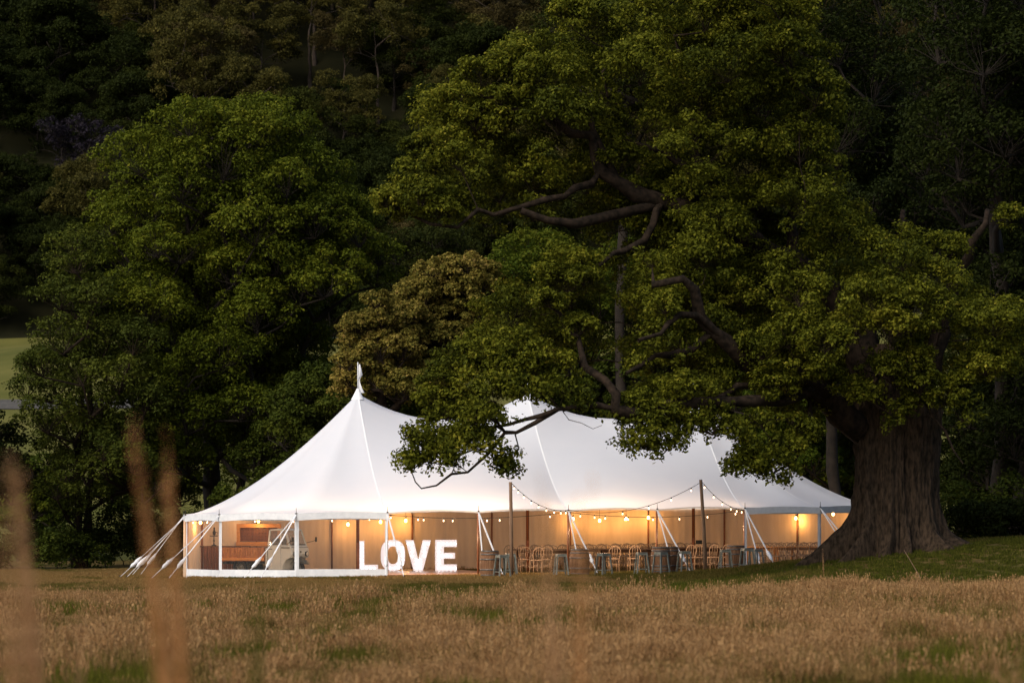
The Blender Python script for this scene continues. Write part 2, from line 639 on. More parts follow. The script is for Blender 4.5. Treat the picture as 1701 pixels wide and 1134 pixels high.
def make_tree(name, lobes, base, rg, m_leaf, m_bark, label=None, cat='tree', group=None, trunk_r=.3, leaf=.16, per=14, leaves=90,
              pr=.36, limbs=(), sides=6, lean=.0, low=.2, tip=.014, twigs=True, top_frac=.8, upb=.5, origin=None, stems=1, flat=.8, ex=2.4):
    """trunk, limbs and a crown of leaf clumps. base: list of trunk foot positions"""
    o = origin if origin is not None else base[0]
    root = empty(name, o, label=label, cat=cat, group=group)
    o = np.array(o)
    lb = [(x - o[0], y - o[1], z - o[2], r) for x, y, z, r in lobes]
    cen = np.mean([l_[:3] for l_ in lb], axis=0)
    topz = max(l_[2] for l_ in lb) * top_frac
    sk = Skel()
    for bi, b0 in enumerate(base):
        b0 = np.array(b0) - o
        tgt = np.array([cen[0] * .8 + b0[0] * .2, cen[1] * .6 + b0[1] * .4, topz])
        if len(base) > 1: tgt = tgt + (b0 - np.mean([np.array(b) - o for b in base], axis=0)) * 1.2
        n = max(int(topz / 1.1), 4)
        par = -1
        wob = rg.normal(size=2) * .25
        for i in range(n + 1):
            f = i / n
            q = b0 + (tgt - b0) * np.array([f ** 1.4, f ** 1.4, f])
            q[:2] += wob * math.sin(f * 5) * f + rg.normal(size=2) * .06 * (i > 0)
            if i == 0: q[2] -= .3
            par = sk.add(q, par, trunk_r * (1.35 if i == 0 else (1.08 if i == 1 else 1 - .85 * f)))
    for lpts, r0, r1 in limbs:
        P0 = np.array(lpts[0]) - o
        j = int(np.argmin(np.linalg.norm(np.array(sk.p) - P0, axis=1)))
        sk.path([np.array(q) - o for q in lpts], j, r0, r1)
    order = sorted(range(len(lb)), key=lambda i: np.linalg.norm(np.array(lb[i][:3]) - np.array([0, 0, topz * .3])))
    ends = {}
    for i in order:
        ends[i] = sk.reach(np.array(lb[i][:3]) - [0, 0, lb[i][3] * .3], rg, step=1.0)
    C, R, L = puffs_of(lb, rg, per, pr, low)
    if twigs:
        for q, l_ in zip(C, L):
            e = ends[l_]
            a = sk.p[e]
            mid = (a + q) / 2 + rg.normal(size=3) * .12 * np.linalg.norm(q - a)
            k = sk.add(mid, e)
            sk.add(q, k)
    link_mesh('trunk', sk.mesh('trunk', m_bark, tip=tip, sides=sides, ex=ex), root)
    lt = rg.normal(0, .10, len(lb))
    link_mesh('crown', leaf_mesh('crown', C, R, leaves, leaf, m_leaf, rg, upb=upb, flat=flat, tintc=lt[L]), root)
    return root


def G(px, Y):     # a ground point under picture column px at distance Y
    x = (px - CAMX) / KF * Y
    return (x, Y, tz(x, Y))


# --- the great tree on the mound -----------------------------------------------------------------
rg = np.random.default_rng(5)
HY = 86.0
hx, hy, hz = G(1487, HY)
hero = empty('spreading_tree', (hx, hy, hz),
             label='huge spreading tree with thick furrowed trunk on the mound, its boughs reaching over the tent', cat='tree')
ho = np.array([hx, hy, hz])


def hp(px, py, Y):
    p = PX(px, py, Y)
    return np.array(p) - ho


# trunk: buttressed, two stems fused, root flare
NT, NZ = 280, 84
zs = np.concatenate([np.linspace(-.5, 1.5, 26), np.linspace(1.6, 6.1, NZ - 26)])
th = np.linspace(0, 2 * math.pi, NT, endpoint=False)
V = []
roots = [(math.pi * 1.03, 1.8, .22), (math.pi * 1.22, 1.1, .16), (math.pi * 1.40, .6, .12), (math.pi * 1.55, .7, .10), (math.pi * 1.74, 1.0, .16), (math.pi * 1.93, 1.0, .24),
         (math.pi * .3, 1.4, .3), (math.pi * .62, 1.1, .3), (math.pi * .85, 1.0, .25)]
for zi, z in enumerate(zs):
    for t in th:
        r = 1.10 + .10 * math.cos(2 * t) + .05 * math.cos(3 * t + 1)
        r -= .20 * math.exp(-((((t - math.pi * 1.60 + math.pi) % (2 * math.pi)) - math.pi) / .10) ** 2)     # groove between the stems
        r -= .10 * math.exp(-((((t - math.pi * 1.30 + math.pi) % (2 * math.pi)) - math.pi) / .09) ** 2)
        nv = noise.noise(Vector((math.cos(t) * 5.5, math.sin(t) * 5.5, z * .35)))
        nv2 = noise.noise(Vector((math.cos(t) * 14, math.sin(t) * 14, z * .8)))
        nv3 = noise.noise(Vector((math.cos(t) * 26, math.sin(t) * 26, z * 4.5)))
        nv4 = noise.noise(Vector((math.cos(t) * 60, math.sin(t) * 60, z * 1.6)))
        r += .12 * nv + .075 * nv2 + .05 * nv3 - .05 * abs(nv4) - .05 * max(0, noise.noise(Vector((math.cos(t) * 18, math.sin(t) * 18, z * 1.1))) - .1)
        r *= 1 + .05 * (z - 2.5) * (z > 2.5)
        for a, amp, w in roots:
            da = ((t - a - .12 * math.sin(z * 2) + math.pi) % (2 * math.pi)) - math.pi
            r += amp * math.exp(-(max(z, 0)) / .50) * math.exp(-(da / w) ** 2)
        r += .20 * math.exp(-max(z, 0) / .6)
        r *= 1 - .62 * float(sst(z, 4.0, 6.3))
        px_, py_ = r * math.cos(t), r * math.sin(t) * .85
        zz = z
        if z < .6:
            zz = z + (tz(hx + px_, hy + py_) - hz) * (1 - max(z, 0) / .6)
        V.append((px_, py_, zz))
i = np.arange(NZ - 1)[:, None] * NT + np.arange(NT)[None, :]
i2 = np.arange(NZ - 1)[:, None] * NT + (np.arange(NT)[None, :] + 1) % NT
F = np.stack([i, i2, i2 + NT, i + NT], -1).reshape(-1, 4)
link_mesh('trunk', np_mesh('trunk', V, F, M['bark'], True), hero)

sk = Skel()
sk.add((0, 0, 1.6), -1, .5)
c0 = sk.add((-.25, .1, 3.4), 0, .5)
c1 = sk.add((.5, .2, 3.6), 0, .5)


def limb(pts, par, r0, r1):
    P_ = [hp(*q) for q in pts]
    out = [P_[0]]
    for a, b in zip(P_[:-1], P_[1:]):
        n = max(int(np.linalg.norm(b - a) / .45), 1)
        for k in range(1, n + 1):
            q = a + (b - a) * k / n
            if k < n: q = q + rg.normal(size=3) * np.array([.07, .14, .07]) * (1 if r0 < .3 else 1.3)
            out.append(q)
    ids, n = [], len(out)
    for k, q in enumerate(out):
        par = sk.add(q, par, r0 + (r1 - r0) * k / max(n - 1, 1))
        ids.append(par)
    return ids


def at_(ids, f): return ids[int(f * (len(ids) - 1))]


A = limb([(1462, 735, 86.2), (1430, 712, 85.8), (1395, 683, 85), (1345, 643, 84), (1300, 618, 83.5), (1265, 603, 83), (1240, 604, 82.6), (1215, 574, 82.3),
          (1183, 550, 82), (1162, 526, 81.7), (1154, 481, 81.5), (1134, 463, 81.2), (1085, 473, 81)], c0, .48, .10)
limb([(1158, 524, 81.5), (1130, 522, 81), (1098, 554, 80.4), (1060, 565, 80)], at_(A, .72), .11, .05)
limb([(1183, 550, 82), (1150, 580, 82), (1090, 590, 81.6), (1040, 620, 81)], at_(A, .62), .13, .05)
Cc = limb([(1345, 650, 83.5), (1270, 665, 82.5), (1180, 668, 81.5), (1100, 676, 81), (1021, 679, 80.6), (967, 675, 80.4), (928, 679, 80.2), (889, 702, 80),
           (858, 718, 80), (839, 718, 80), (812, 752, 79.8), (777, 784, 79.6), (750, 787, 79.5), (725, 806, 79.5), (700, 811, 79.5), (690, 800, 79.5), (684, 784, 79.5)], at_(A, .22), .15, .010)
limb([(1021, 679, 80.6), (1024, 655, 80.6), (1006, 632, 80.8), (971, 609, 81), (960, 560, 81.2), (930, 520, 81.5)], at_(Cc, .47), .16, .05)
limb([(928, 679, 80.2), (900, 690, 80), (870, 697, 80.2), (845, 705, 80.3), (800, 712, 80.4), (760, 724, 80.5), (715, 735, 80.6)], at_(Cc, .60), .07, .02)
limb([(839, 718, 80), (825, 700, 79.7), (800, 690, 79.5), (770, 700, 79.4)], at_(Cc, .74), .045, .015)
limb([(812, 752, 79.8), (790, 745, 79.6), (765, 755, 79.5), (735, 752, 79.4), (705, 745, 79.4)], at_(Cc, .80), .035, .012)
limb([(777, 784, 79.6), (755, 768, 79.5), (738, 772, 79.4), (715, 768, 79.4)], at_(Cc, .86), .025, .01)
limb([(856, 722, 80), (862, 745, 80), (850, 765, 80), (838, 772, 80)], at_(Cc, .72), .02, .01)
limb([(935, 683, 80.2), (945, 697, 80), (965, 702, 80), (985, 712, 80), (1000, 706, 80)], at_(Cc, .59), .018, .008)
# the bough that hangs before the right hand peak
Dd = limb([(1240, 640, 83), (1195, 660, 82), (1160, 690, 81.5), (1140, 712, 81.2), (1120, 735, 81), (1098, 757, 81)], at_(A, .32), .10, .010)
limb([(1150, 700, 81.3), (1110, 700, 81), (1070, 705, 80.8), (1045, 720, 80.8)], at_(Dd, .5), .06, .012)
limb([(1160, 690, 81.5), (1170, 715, 81.3), (1183, 722, 81.2), (1192, 708, 81.2)], at_(Dd, .45), .07, .02)
limb([(1345, 660, 84), (1350, 720, 83), (1320, 765, 82.5), (1285, 785, 82.2), (1270, 790, 82), (1235, 775, 81.8)], at_(A, .2), .08, .015)
# upper limb with its long arms to the left
Bb = limb([(1450, 640, 86), (1420, 540, 86.5), (1385, 490, 87), (1345, 457, 87), (1313, 436, 87), (1280, 424, 86.6), (1239, 392, 86), (1177, 357, 85.5), (1107, 337, 85),
           (1054, 324, 84.5), (1028, 304, 84.2), (997, 284, 84), (988, 260, 84), (983, 225, 84), (948, 222, 83.8), (909, 190, 83.5),
           (864, 181, 83.3), (829, 185, 83), (820, 163, 83), (772, 156, 83)], c0, .55, .04)
limb([(997, 284, 84), (953, 313, 83.4), (909, 331, 83), (864, 344, 82.7), (820, 357, 82.5), (794, 348, 82.3), (760, 378, 82), (715, 372, 82), (660, 345, 82)], at_(Bb, .62), .12, .03)
limb([(955, 372, 83), (910, 366, 82.7), (865, 350, 82.6)], at_(Bb, .60), .13, .10)
limb([(983, 215, 84), (983, 190, 84), (975, 178, 84), (1010, 160, 84), (1000, 120, 84)], at_(Bb, .72), .10, .03)
limb([(1177, 357, 85.5), (1155, 330, 86), (1155, 250, 86.5), (1135, 130, 87), (1120, 60, 87)], at_(Bb, .42), .17, .05)
limb([(1154, 300, 86.2), (1100, 250, 86), (1010, 236, 85.6)], at_(Bb, .44), .12, .08)
limb([(1100, 337, 85), (1070, 400, 84), (1020, 420, 83), (960, 470, 82.5)], at_(Bb, .5), .13, .05)
limb([(1313, 430, 87), (1320, 350, 88), (1345, 270, 88.5)], at_(Bb, .25), .24, .07)
# rising stems
Ee = limb([(1495, 640, 87), (1500, 520, 88), (1515, 400, 88.5), (1500, 350, 89)], c1, .42, .08)
Ff = limb([(1530, 640, 87), (1575, 500, 87), (1615, 400, 87), (1640, 350, 87.5)], c1, .36, .07)
# pale twisted boughs in front of the trunk
Hh = limb([(1480, 600, 84.5), (1440, 612, 84), (1470, 625, 83.6), (1500, 648, 83.4), (1535, 660, 83.3), (1548, 690, 83.2), (1570, 715, 83.2), (1585, 750, 83.2), (1600, 770, 83.2)], at_(Ee, .1), .10, .02)
limb([(1445, 650, 84), (1448, 665, 84), (1460, 680, 84.1)], at_(Hh, .15), .07, .05)
limb([(1585, 640, 83.5), (1600, 620, 83.5), (1650, 600, 83)], at_(Hh, .4), .06, .02)
n_seed = len(sk.p)

poly_main = [(935, -60), (920, 30), (870, 65), (800, 95), (735, 130), (740, 175), (715, 205), (672, 225), (665, 270), (625, 290), (606, 315), (618, 350), (680, 372),
             (745, 385), (840, 380), (960, 400), (870, 440), (830, 440), (800, 490), (775, 545), (755, 600), (700, 620), (690, 660), (760, 690), (850, 640),
             (930, 625), (1010, 640), (1060, 670), (1180, 690), (1300, 720), (1420, 680), (1470, 560), (1560, 560), (1640, 640), (1760, 700), (1790, 520), (1560, 440), (1440, 330), (1400, 160), (1380, -80)]
lob = lobes_in(poly_main, 86.5, 4.2, 1.2, 165, rg, spread=.93)
# denser left arm, bright hanging boughs, and the clump above the trunk
extra = [(660, 320, 82, .75), (700, 330, 82, .9), (650, 345, 82.5, .6), (745, 345, 83, .8), (700, 290, 82.5, .9), (690, 250, 83, .6), (735, 235, 83, .8), (760, 165, 83, .7), (800, 130, 83.4, .9),
         (790, 200, 83, .9), (770, 270, 82.6, 1.0), (850, 120, 83.8, .9), (905, 90, 84, .9), (950, 30, 85, .9),
         (760, 610, 81, .85), (730, 640, 80.6, .7), (790, 640, 80.6, .9), (840, 620, 80.9, .9), (720, 660, 80.3, .55), (765, 680, 80.4, .7), (820, 655, 80.1, .7), (880, 615, 80.4, .7), (865, 660, 80.2, .35), (890, 668, 80.2, .28), (840, 680, 80.2, .36),
         (735, 722, 80.0, .42), (760, 712, 79.8, .45), (795, 705, 79.7, .45), (705, 735, 79.8, .36), (690, 752, 79.6, .30), (715, 757, 79.5, .28), (770, 742, 79.6, .26), (825, 700, 80, .42), (745, 758, 79.4, .22),
         (710, 700, 80.2, .40), (745, 690, 80.1, .45), (780, 690, 80, .40), (700, 720, 80, .35), (780, 725, 79.7, .36), (730, 745, 79.6, .34), (695, 765, 79.6, .25), (755, 770, 79.5, .22), (815, 725, 79.8, .30), (855, 690, 80.3, .30), (1085, 740, 80.9, .34), (1130, 715, 81, .36), (1065, 690, 80.8, .45), (1150, 705, 81.2, .4), (1180, 690, 81.3, .42), (1250, 760, 81.8, .34), (1270, 765, 82, .32), (1240, 735, 81.9, .4), (1265, 700, 82, .45), (1320, 700, 82.6, .45), (843, 757, 80, .22), (834, 772, 80, .20), (853, 775, 80, .17), (800, 742, 79.5, .20), (676, 765, 79.5, .18), (930, 635, 80.6, .36), (960, 650, 80.6, .30), (905, 600, 80.8, .9), (860, 580, 81, .9), (800, 590, 81, .8),
         (1060, 700, 81, .6), (1090, 715, 80.8, .6), (1055, 725, 80.8, .36), (1100, 690, 81, .7), (1040, 738, 80.8, .26), (1070, 740, 80.8, .26), (1110, 735, 81, .26), (1125, 700, 81.2, .55), (1035, 690, 81, .35),
         (1165, 700, 81.5, .40), (1190, 690, 81.6, .45), (1195, 715, 81.4, .22), (1210, 700, 81.8, .35), (1100, 660, 81, .9), (1150, 650, 81.3, .9), (1205, 660, 81.6, .9), (1060, 670, 81, .6),
         (1225, 765, 81.8, .26), (1240, 750, 81.8, .26), (1255, 772, 82, .26), (1275, 780, 82, .26), (1220, 778, 81.8, .18), (1295, 765, 82.2, .32), (1310, 790, 82.3, .22), (1325, 745, 82.5, .45), (1345, 715, 82.8, .5), (1290, 735, 82.4, .4),
         (1400, 480, 81.5, 1.1), (1350, 520, 81.5, 1.1), (1455, 500, 81.5, 1.1), (1330, 490, 81.8, 1.0), (1420, 540, 81, 1.1), (1480, 550, 81.3, 1.0), (1370, 570, 81.2, .9), (1310, 560, 81.8, .9), (1520, 510, 82, 1.1),
         (1560, 610, 82.5, .8), (1520, 600, 82.4, .7), (1590, 640, 82.8, .6), (1545, 575, 82.4, .8), (1490, 690, 83, .3), (1520, 665, 83, .35), (1600, 560, 82.5, 1.0), (1650, 540, 82.5, 1.1), (1440, 600, 82.5, .75), (1480, 620, 82.3, .7), (1530, 640, 82.4, .7), (1450, 660, 82.6, .38), (1420, 650, 82.8, .5), (1570, 660, 82.6, .6), (1600, 690, 82.8, .45), (1500, 590, 82.3, .7), (1550, 470, 84, 1.1), (1620, 480, 84, 1.1), (1560, 420, 86, 1.0), (1500, 450, 84, 1.0), (1640, 600, 83, .8), (1380, 630, 83, .5), (1330, 600, 82.5, .8), (1270, 580, 82, .9), (1290, 640, 82.3, .7)]
for (px, py, Y, r) in extra:
    p = PX(px, py, Y)
    lob.append((p.x, p.y, p.z, r))
for k_ in range(3, n_seed):
    if sk.minr[k_] < .10 and rg.random() < .42:
        q_ = sk.p[k_] + ho + rg.normal(size=3) * np.array([.35, .5, .2]) + np.array([0, .15, .22])
        if (q_[2] < PX(0, 690, 80).z): 
            if rg.random() < .6: continue
            lob.append((q_[0], q_[1], q_[2] - .05, rg.uniform(.14, .26)))
        else: lob.append((q_[0], q_[1], q_[2], rg.uniform(.30, .62) if q_[2] > PX(0, 640, 80).z else rg.uniform(.2, .34)))
SP = np.array(sk.p[3:]) + ho
SPX, SPZ, SY = SP[:, 0] / SP[:, 1], (SP[:, 2] - CAMZ) / SP[:, 1], SP[:, 1]
lob2 = []
for (x, y, z, r) in lob:
    if r > .64:      # the boughs run along the near side of the crown: leaf masses sit behind and beside them
        d_ = np.hypot(SPX - x / y, SPZ - (z - CAMZ) / y)
        m_ = (d_ < r * .85 / y)
        if m_.any() and not (z > PX(0, 600, 82).z - 1.2 and False):
            yy = max(SY[m_].max() + r * .9, y)
            if rg.random() < (.62 if x < 4.5 else .36): y = yy
    lob2.append((x, y, z, r))
lob = []
for (x, y, z, r) in lob2:      # the roof saddle right of the middle peak shows through here
    pxx = x / y * KF + CAMX; low_ = HOR - (z - CAMZ) / y * KF + r * 60 * .9
    if 838 < pxx < 1030 and r > .22 and low_ > 662: z += (low_ - 662) / 60
    lob.append((x, y, z, r))
lb = [(x - hx, y - hy, z - hz, r) for x, y, z, r in lob]
order = sorted(range(len(lb)), key=lambda i: np.linalg.norm(np.array(lb[i][:3]) - np.array([0, 0, 4])))
ends = {}
for i in order:
    ends[i] = sk.reach(np.array(lb[i][:3]) - [0, 0, lb[i][3] * .35], rg, step=.6, hi=.10, wig=.12)
C, R, L = puffs_of(lb, rg, 25, .26, .35, sq=.74)
small = np.array([l_[3] for l_ in lb])[L]
R = np.maximum(R, .17)
for q, l_ in zip(C, L):
    e = ends[l_]
    a = sk.p[e]
    mid = (a + q) / 2 + rg.normal(size=3) * .14 * np.linalg.norm(q - a)
    k = sk.add(mid, e)
    sk.add(q, k)
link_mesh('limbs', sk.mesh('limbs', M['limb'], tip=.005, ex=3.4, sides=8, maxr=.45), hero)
lt = rg.normal(0, .09, len(lb))
thin = small < .5
Ct, Rt, Lt = C[thin], R[thin], L[thin]
keep_ = rg.random(len(Ct)) < .50
Ct, Rt, Lt = Ct[keep_] + rg.normal(size=(int(keep_.sum()), 3)) * .13, Rt[keep_], Lt[keep_]
link_mesh('hanging_sprays', leaf_mesh('hanging_sprays', Ct, Rt, 26, .125, M["leaf_hero"], rg, tintc=lt[Lt] - .02, shell=(.15, 1.6), low=.8, flat=.9, upb=.2), hero)
C, R, L = C[~thin], R[~thin], L[~thin]
link_mesh('crown', leaf_mesh('crown', C, R, 108, .112, M['leaf_hero'], rg, tintc=lt[L], shell=(.3, 1.25), low=.5, flat=.68), hero)
print('hero puffs', len(C))

# --- the broad crown on the left and its slimmer neighbour -----------------------------------------
rg = np.random.default_rng(21)
polyL = [(335, 168), (440, 158), (515, 200), (540, 250), (575, 300), (605, 345), (640, 385), (652, 440), (610, 480), (590, 540), (560, 620), (520, 700), (470, 770),
         (330, 830), (230, 790), (180, 640), (150, 480), (140, 340), (185, 290), (230, 285), (245, 235), (275, 195)]
lobL = lobes_in(polyL, 131, 6.5, 1.75, 150, rg, spread=.85)
for (px, py, r) in ((200, 292, .9), (290, 205, 1.2), (350, 190, 1.3), (440, 185, 1.4), (500, 215, 1.1), (250, 250, 1.1), (545, 290, 1.2), (175, 330, 1.2), (625, 420, 1.3), (620, 455, 1.1), (585, 350, 1.3), (600, 400, 1.3)):
    p = PX(px, py, 128); lobL.append((p.x, 130 + rg.uniform(-3, 3), p.z, r))
make_tree('broad_tree', lobL, [G(352, 131), G(438, 132)], rg, M['leaf_left'], M['dark_bark'],
          label='tall broad tree with a rounded billowing green crown behind the left end of the tent', trunk_r=.48, leaf=.155, per=24, leaves=95, pr=.26, low=.2, ex=2.7)
polyM = [(110, 362), (150, 380), (200, 430), (240, 520), (290, 600), (300, 760), (230, 850), (120, 880), (60, 820), (15, 700), (22, 620), (45, 520), (72, 440), (85, 390)]
lobM = lobes_in(polyM, 124, 3.6, 1.25, 62, rg, spread=1.05)
make_tree('slender_tree', lobM, [G(128, 124), G(142, 124.6)], rg, M['leaf_left2'], M['limb'],
          label='slimmer forked tree with airy grey green foliage left of the broad rounded tree', trunk_r=.20, leaf=.15, per=16, leaves=62, pr=.30, ex=2.5)
polyN = [(-130, 560), (-40, 600), (20, 690), (50, 800), (20, 880), (-160, 880)]
make_tree('edge_tree', lobes_in(polyN, 120, 4, 1.3, 26, rg), [G(-50, 120)], rg, M['leaf_dark'], M['dark_bark'],
          label='dark leafy tree cut by the left edge of the picture', trunk_r=.25, leaf=.17, per=12, leaves=80)

# --- golden flowering trees in the middle ----------------------------------------------------------
polyG = [(700, 430), (770, 408), (850, 425), (880, 480), (870, 560), (800, 640), (700, 640), (650, 600), (640, 500)]
make_tree('golden_tree', lobes_in(polyG, 119, 3, 1.0, 62, rg, .8), [G(740, 119)], rg, M['leaf_gold'], M['limb'],
          label='taller of two bushy trees covered in golden brown blossom, rising between the big green crowns', trunk_r=.22, leaf=.15, per=20, leaves=95, pr=.25)
polyG2 = [(560, 545), (620, 485), (690, 480), (730, 560), (740, 650), (690, 700), (600, 700), (548, 640)]
make_tree('golden_tree', lobes_in(polyG2, 116, 2.5, .95, 50, rg, .8), [G(640, 116)], rg, M['leaf_gold'], M['limb'],
          label='shorter bushy golden brown tree above the flagged left peak of the tent', trunk_r=.2, leaf=.14, per=20, leaves=95, pr=.25)
# --- other trees standing behind the tent -----------------------------------------------------------
mids = [
    ('leafy_tree', [(440, 640), (540, 590), (620, 660), (640, 760), (560, 850), (400, 880), (340, 860), (380, 740)], 124, 3, 1.1, 48, 'leaf_bush', 540, 'mid green tree hanging low behind the left slope of the tent roof'),
    ('leafy_tree', [(620, 640), (700, 630), (800, 640), (820, 720), (760, 790), (610, 790)], 119, 3, 1.2, 30, 'leaf_bush', 700, 'deep green bushy tree behind the roof saddle right of the flagged peak'),
    ('leafy_tree', [(790, 400), (900, 380), (1010, 420), (1040, 560), (980, 680), (850, 690), (790, 560)], 122, 4, 1.5, 42, 'leaf_yel', 900, 'yellow green tree glowing behind the boughs above the middle peak of the tent'),
    ('leafy_tree', [(980, 380), (1120, 360), (1240, 420), (1270, 560), (1200, 680), (1040, 690), (980, 560)], 128, 4, 1.6, 44, 'leaf_yel', 1110, 'yellow green tree behind the dense boughs above the right hand peak'),
    ('leafy_tree', [(1140, 640), (1250, 560), (1380, 600), (1430, 720), (1430, 850), (1330, 840), (1220, 720)], 116, 3, 1.1, 44, 'leaf_yel', 1385, 'yellow green tree between the right slope of the roof and the furrowed trunk'),
    ('leafy_tree', [(650, 380), (760, 360), (800, 420), (740, 480), (640, 500), (610, 440)], 175, 3, 1.6, 22, 'leaf_hill', 690, 'blue green tree standing behind the golden crowns'),
    ('leafy_tree', [(150, 700), (260, 650), (340, 720), (350, 860), (250, 900), (140, 880)], 141, 3, 1.2, 34, 'leaf_bush', 300, 'low bushy tree seen between the trunks just left of the tent corner'),
    ('leafy_tree', [(-20, 760), (80, 740), (140, 800), (130, 900), (0, 910)], 146, 3, 1.2, 22, 'leaf_yel', 40, 'low yellowish tree seen under the slender tree near the left edge'),
    ('leafy_tree', [(280, 560), (420, 540), (520, 600), (540, 760), (420, 830), (300, 780)], 144, 3, 1.5, 34, 'leaf_left', 400, 'green tree filling the space behind the twin trunks of the broad tree'),
    ('leafy_tree', [(930, 590), (1060, 580), (1110, 660), (1080, 780), (960, 790), (900, 700)], 121, 2.5, 1.2, 34, 'leaf_bush', 1000, 'green tree filling the gap behind the saddle left of the right hand peak'),
    ('leafy_tree', [(1120, 600), (1260, 640), (1330, 720), (1330, 840), (1180, 800), (1100, 700)], 125, 2.5, 1.2, 36, 'leaf_bush', 1240, 'green tree close behind the right hand peak of the tent'),
    ('leafy_tree', [(1330, 560), (1460, 600), (1470, 760), (1440, 900), (1370, 900), (1320, 740)], 124, 2.5, 1.2, 36, 'leaf_left2', 1420, 'grey green tree just left of the furrowed trunk, behind the tent end'),
    ('leafy_tree', [(1540, 600), (1640, 640), (1780, 700), (1800, 900), (1560, 900)], 118, 3, 1.3, 44, 'leaf_bush', 1600, 'bushy green tree low to the right of the furrowed trunk'),
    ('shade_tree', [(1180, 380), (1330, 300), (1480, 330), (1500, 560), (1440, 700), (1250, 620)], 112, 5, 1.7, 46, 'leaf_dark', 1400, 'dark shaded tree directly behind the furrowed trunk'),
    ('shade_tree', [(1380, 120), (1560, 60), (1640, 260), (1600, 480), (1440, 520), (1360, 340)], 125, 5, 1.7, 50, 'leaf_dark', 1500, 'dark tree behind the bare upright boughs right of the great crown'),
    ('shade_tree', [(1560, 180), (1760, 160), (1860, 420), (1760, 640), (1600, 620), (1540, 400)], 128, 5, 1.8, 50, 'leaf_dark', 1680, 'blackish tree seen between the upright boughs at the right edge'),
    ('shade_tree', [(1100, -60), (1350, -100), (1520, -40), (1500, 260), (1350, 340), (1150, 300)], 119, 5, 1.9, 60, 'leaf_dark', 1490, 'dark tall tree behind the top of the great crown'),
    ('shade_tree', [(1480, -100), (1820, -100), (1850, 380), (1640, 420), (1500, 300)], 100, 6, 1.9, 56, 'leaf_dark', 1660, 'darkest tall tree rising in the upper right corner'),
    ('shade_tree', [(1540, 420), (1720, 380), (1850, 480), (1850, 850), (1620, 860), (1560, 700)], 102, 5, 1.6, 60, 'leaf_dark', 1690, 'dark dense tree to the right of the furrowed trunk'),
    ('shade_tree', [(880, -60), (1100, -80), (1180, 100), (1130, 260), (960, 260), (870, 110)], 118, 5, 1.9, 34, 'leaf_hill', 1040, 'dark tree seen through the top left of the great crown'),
]
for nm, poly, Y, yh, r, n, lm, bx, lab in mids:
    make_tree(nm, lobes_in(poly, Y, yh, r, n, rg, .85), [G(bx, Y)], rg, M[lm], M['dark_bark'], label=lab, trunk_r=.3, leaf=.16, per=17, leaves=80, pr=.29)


# --- low bushes along the tree line ------------------------------------------------------------------
def bush(px, Y, w, h, lm, lab, nm='bush', cat='bush', n=10):
    g = G(px, Y)
    lobs = [(g[0] + rg.uniform(-w, w), g[1] + rg.uniform(-1, 1), g[2] + rg.uniform(.25, .8) * h, h * rg.uniform(.3, .45)) for _ in range(n)]
    root = empty(nm, g, label=lab, cat=cat, group='bushes along the foot of the trees')
    o = np.array(g)
    lb_ = [(x - o[0], y - o[1], z - o[2], r) for x, y, z, r in lobs]
    sk_ = Skel(); sk_.add((0, 0, -.1), -1, .03); sk_.add((0, 0, .15), 0, .025)
    for l_ in lb_: sk_.reach(np.array(l_[:3]), rg, step=.5)
    link_mesh('stems', sk_.mesh('stems', M['dark_bark'], tip=.006, sides=4), root)
    C_, R_, L_ = puffs_of(lb_, rg, 9, .45, .4)
    link_mesh('foliage', leaf_mesh('foliage', C_, R_, 60, .14, M[lm], rg, low=.5), root)


bl = [(20, 118, 'leaf_bush', 'bush at the foot of the dark tree on the left edge'), (95, 122, 'leaf_bush', 'bush left of the forked slender trunk'), (175, 125, 'leaf_dark', 'dark bush right of the forked slender trunk'),
      (205, 130, 'leaf_yel', 'yellowish bush left of the tent guy ropes'), (262, 128, 'leaf_dark', 'dark bush behind the guy rope ends'), (300, 133, 'leaf_bush', 'green bush just off the left corner of the tent'),
      (60, 132, 'leaf_yel', 'yellowish bush in the gap under the slender tree'), (1590, 96, 'leaf_dark', 'low dark bush right of the root flare'), (1640, 97, 'leaf_bush', 'green bush on the mound near the right edge'),
      (1690, 95, 'leaf_dark', 'dark bush at the right edge on the mound'), (1412, 117, 'leaf_dark', 'dark bush between the tent corner and the furrowed trunk')]
for i, (px, Y, lm, lab) in enumerate(bl):
    bush(px, Y, 1.6, 1.5 + .5 * (i % 3), lm, lab, n=12)

# --- forest on the hill: kinds built once, then copied as individuals --------------------------------
rg = np.random.default_rng(33)


def hill_kind(name, h, w, nl, r, lm, bark, leaf, leaves, umb=False, tr=.22):
    lobs = []
    for k in range(nl):
        a = rg.uniform(0, 2 * math.pi)
        if umb:
            q = math.sqrt(rg.uniform(0, 1)) * w
            z = h * rg.uniform(.55, .95) - .18 * q
        else:
            f = rg.uniform(0, 1)
            q = w * math.sqrt(max(0.0, 1 - (f * 1.6 - .6) ** 2)) * math.sqrt(rg.uniform(.15, 1))
            z = h * (.25 + .70 * f)
        lobs.append((q * math.cos(a), q * math.sin(a), z, r * rg.uniform(.7, 1.3)))
    return make_tree(name, lobs, [(0, 0, 0)], rg, M[lm], M[bark], trunk_r=tr, leaf=leaf, per=10, leaves=leaves, pr=.38, tip=.03, twigs=False, top_frac=.75)


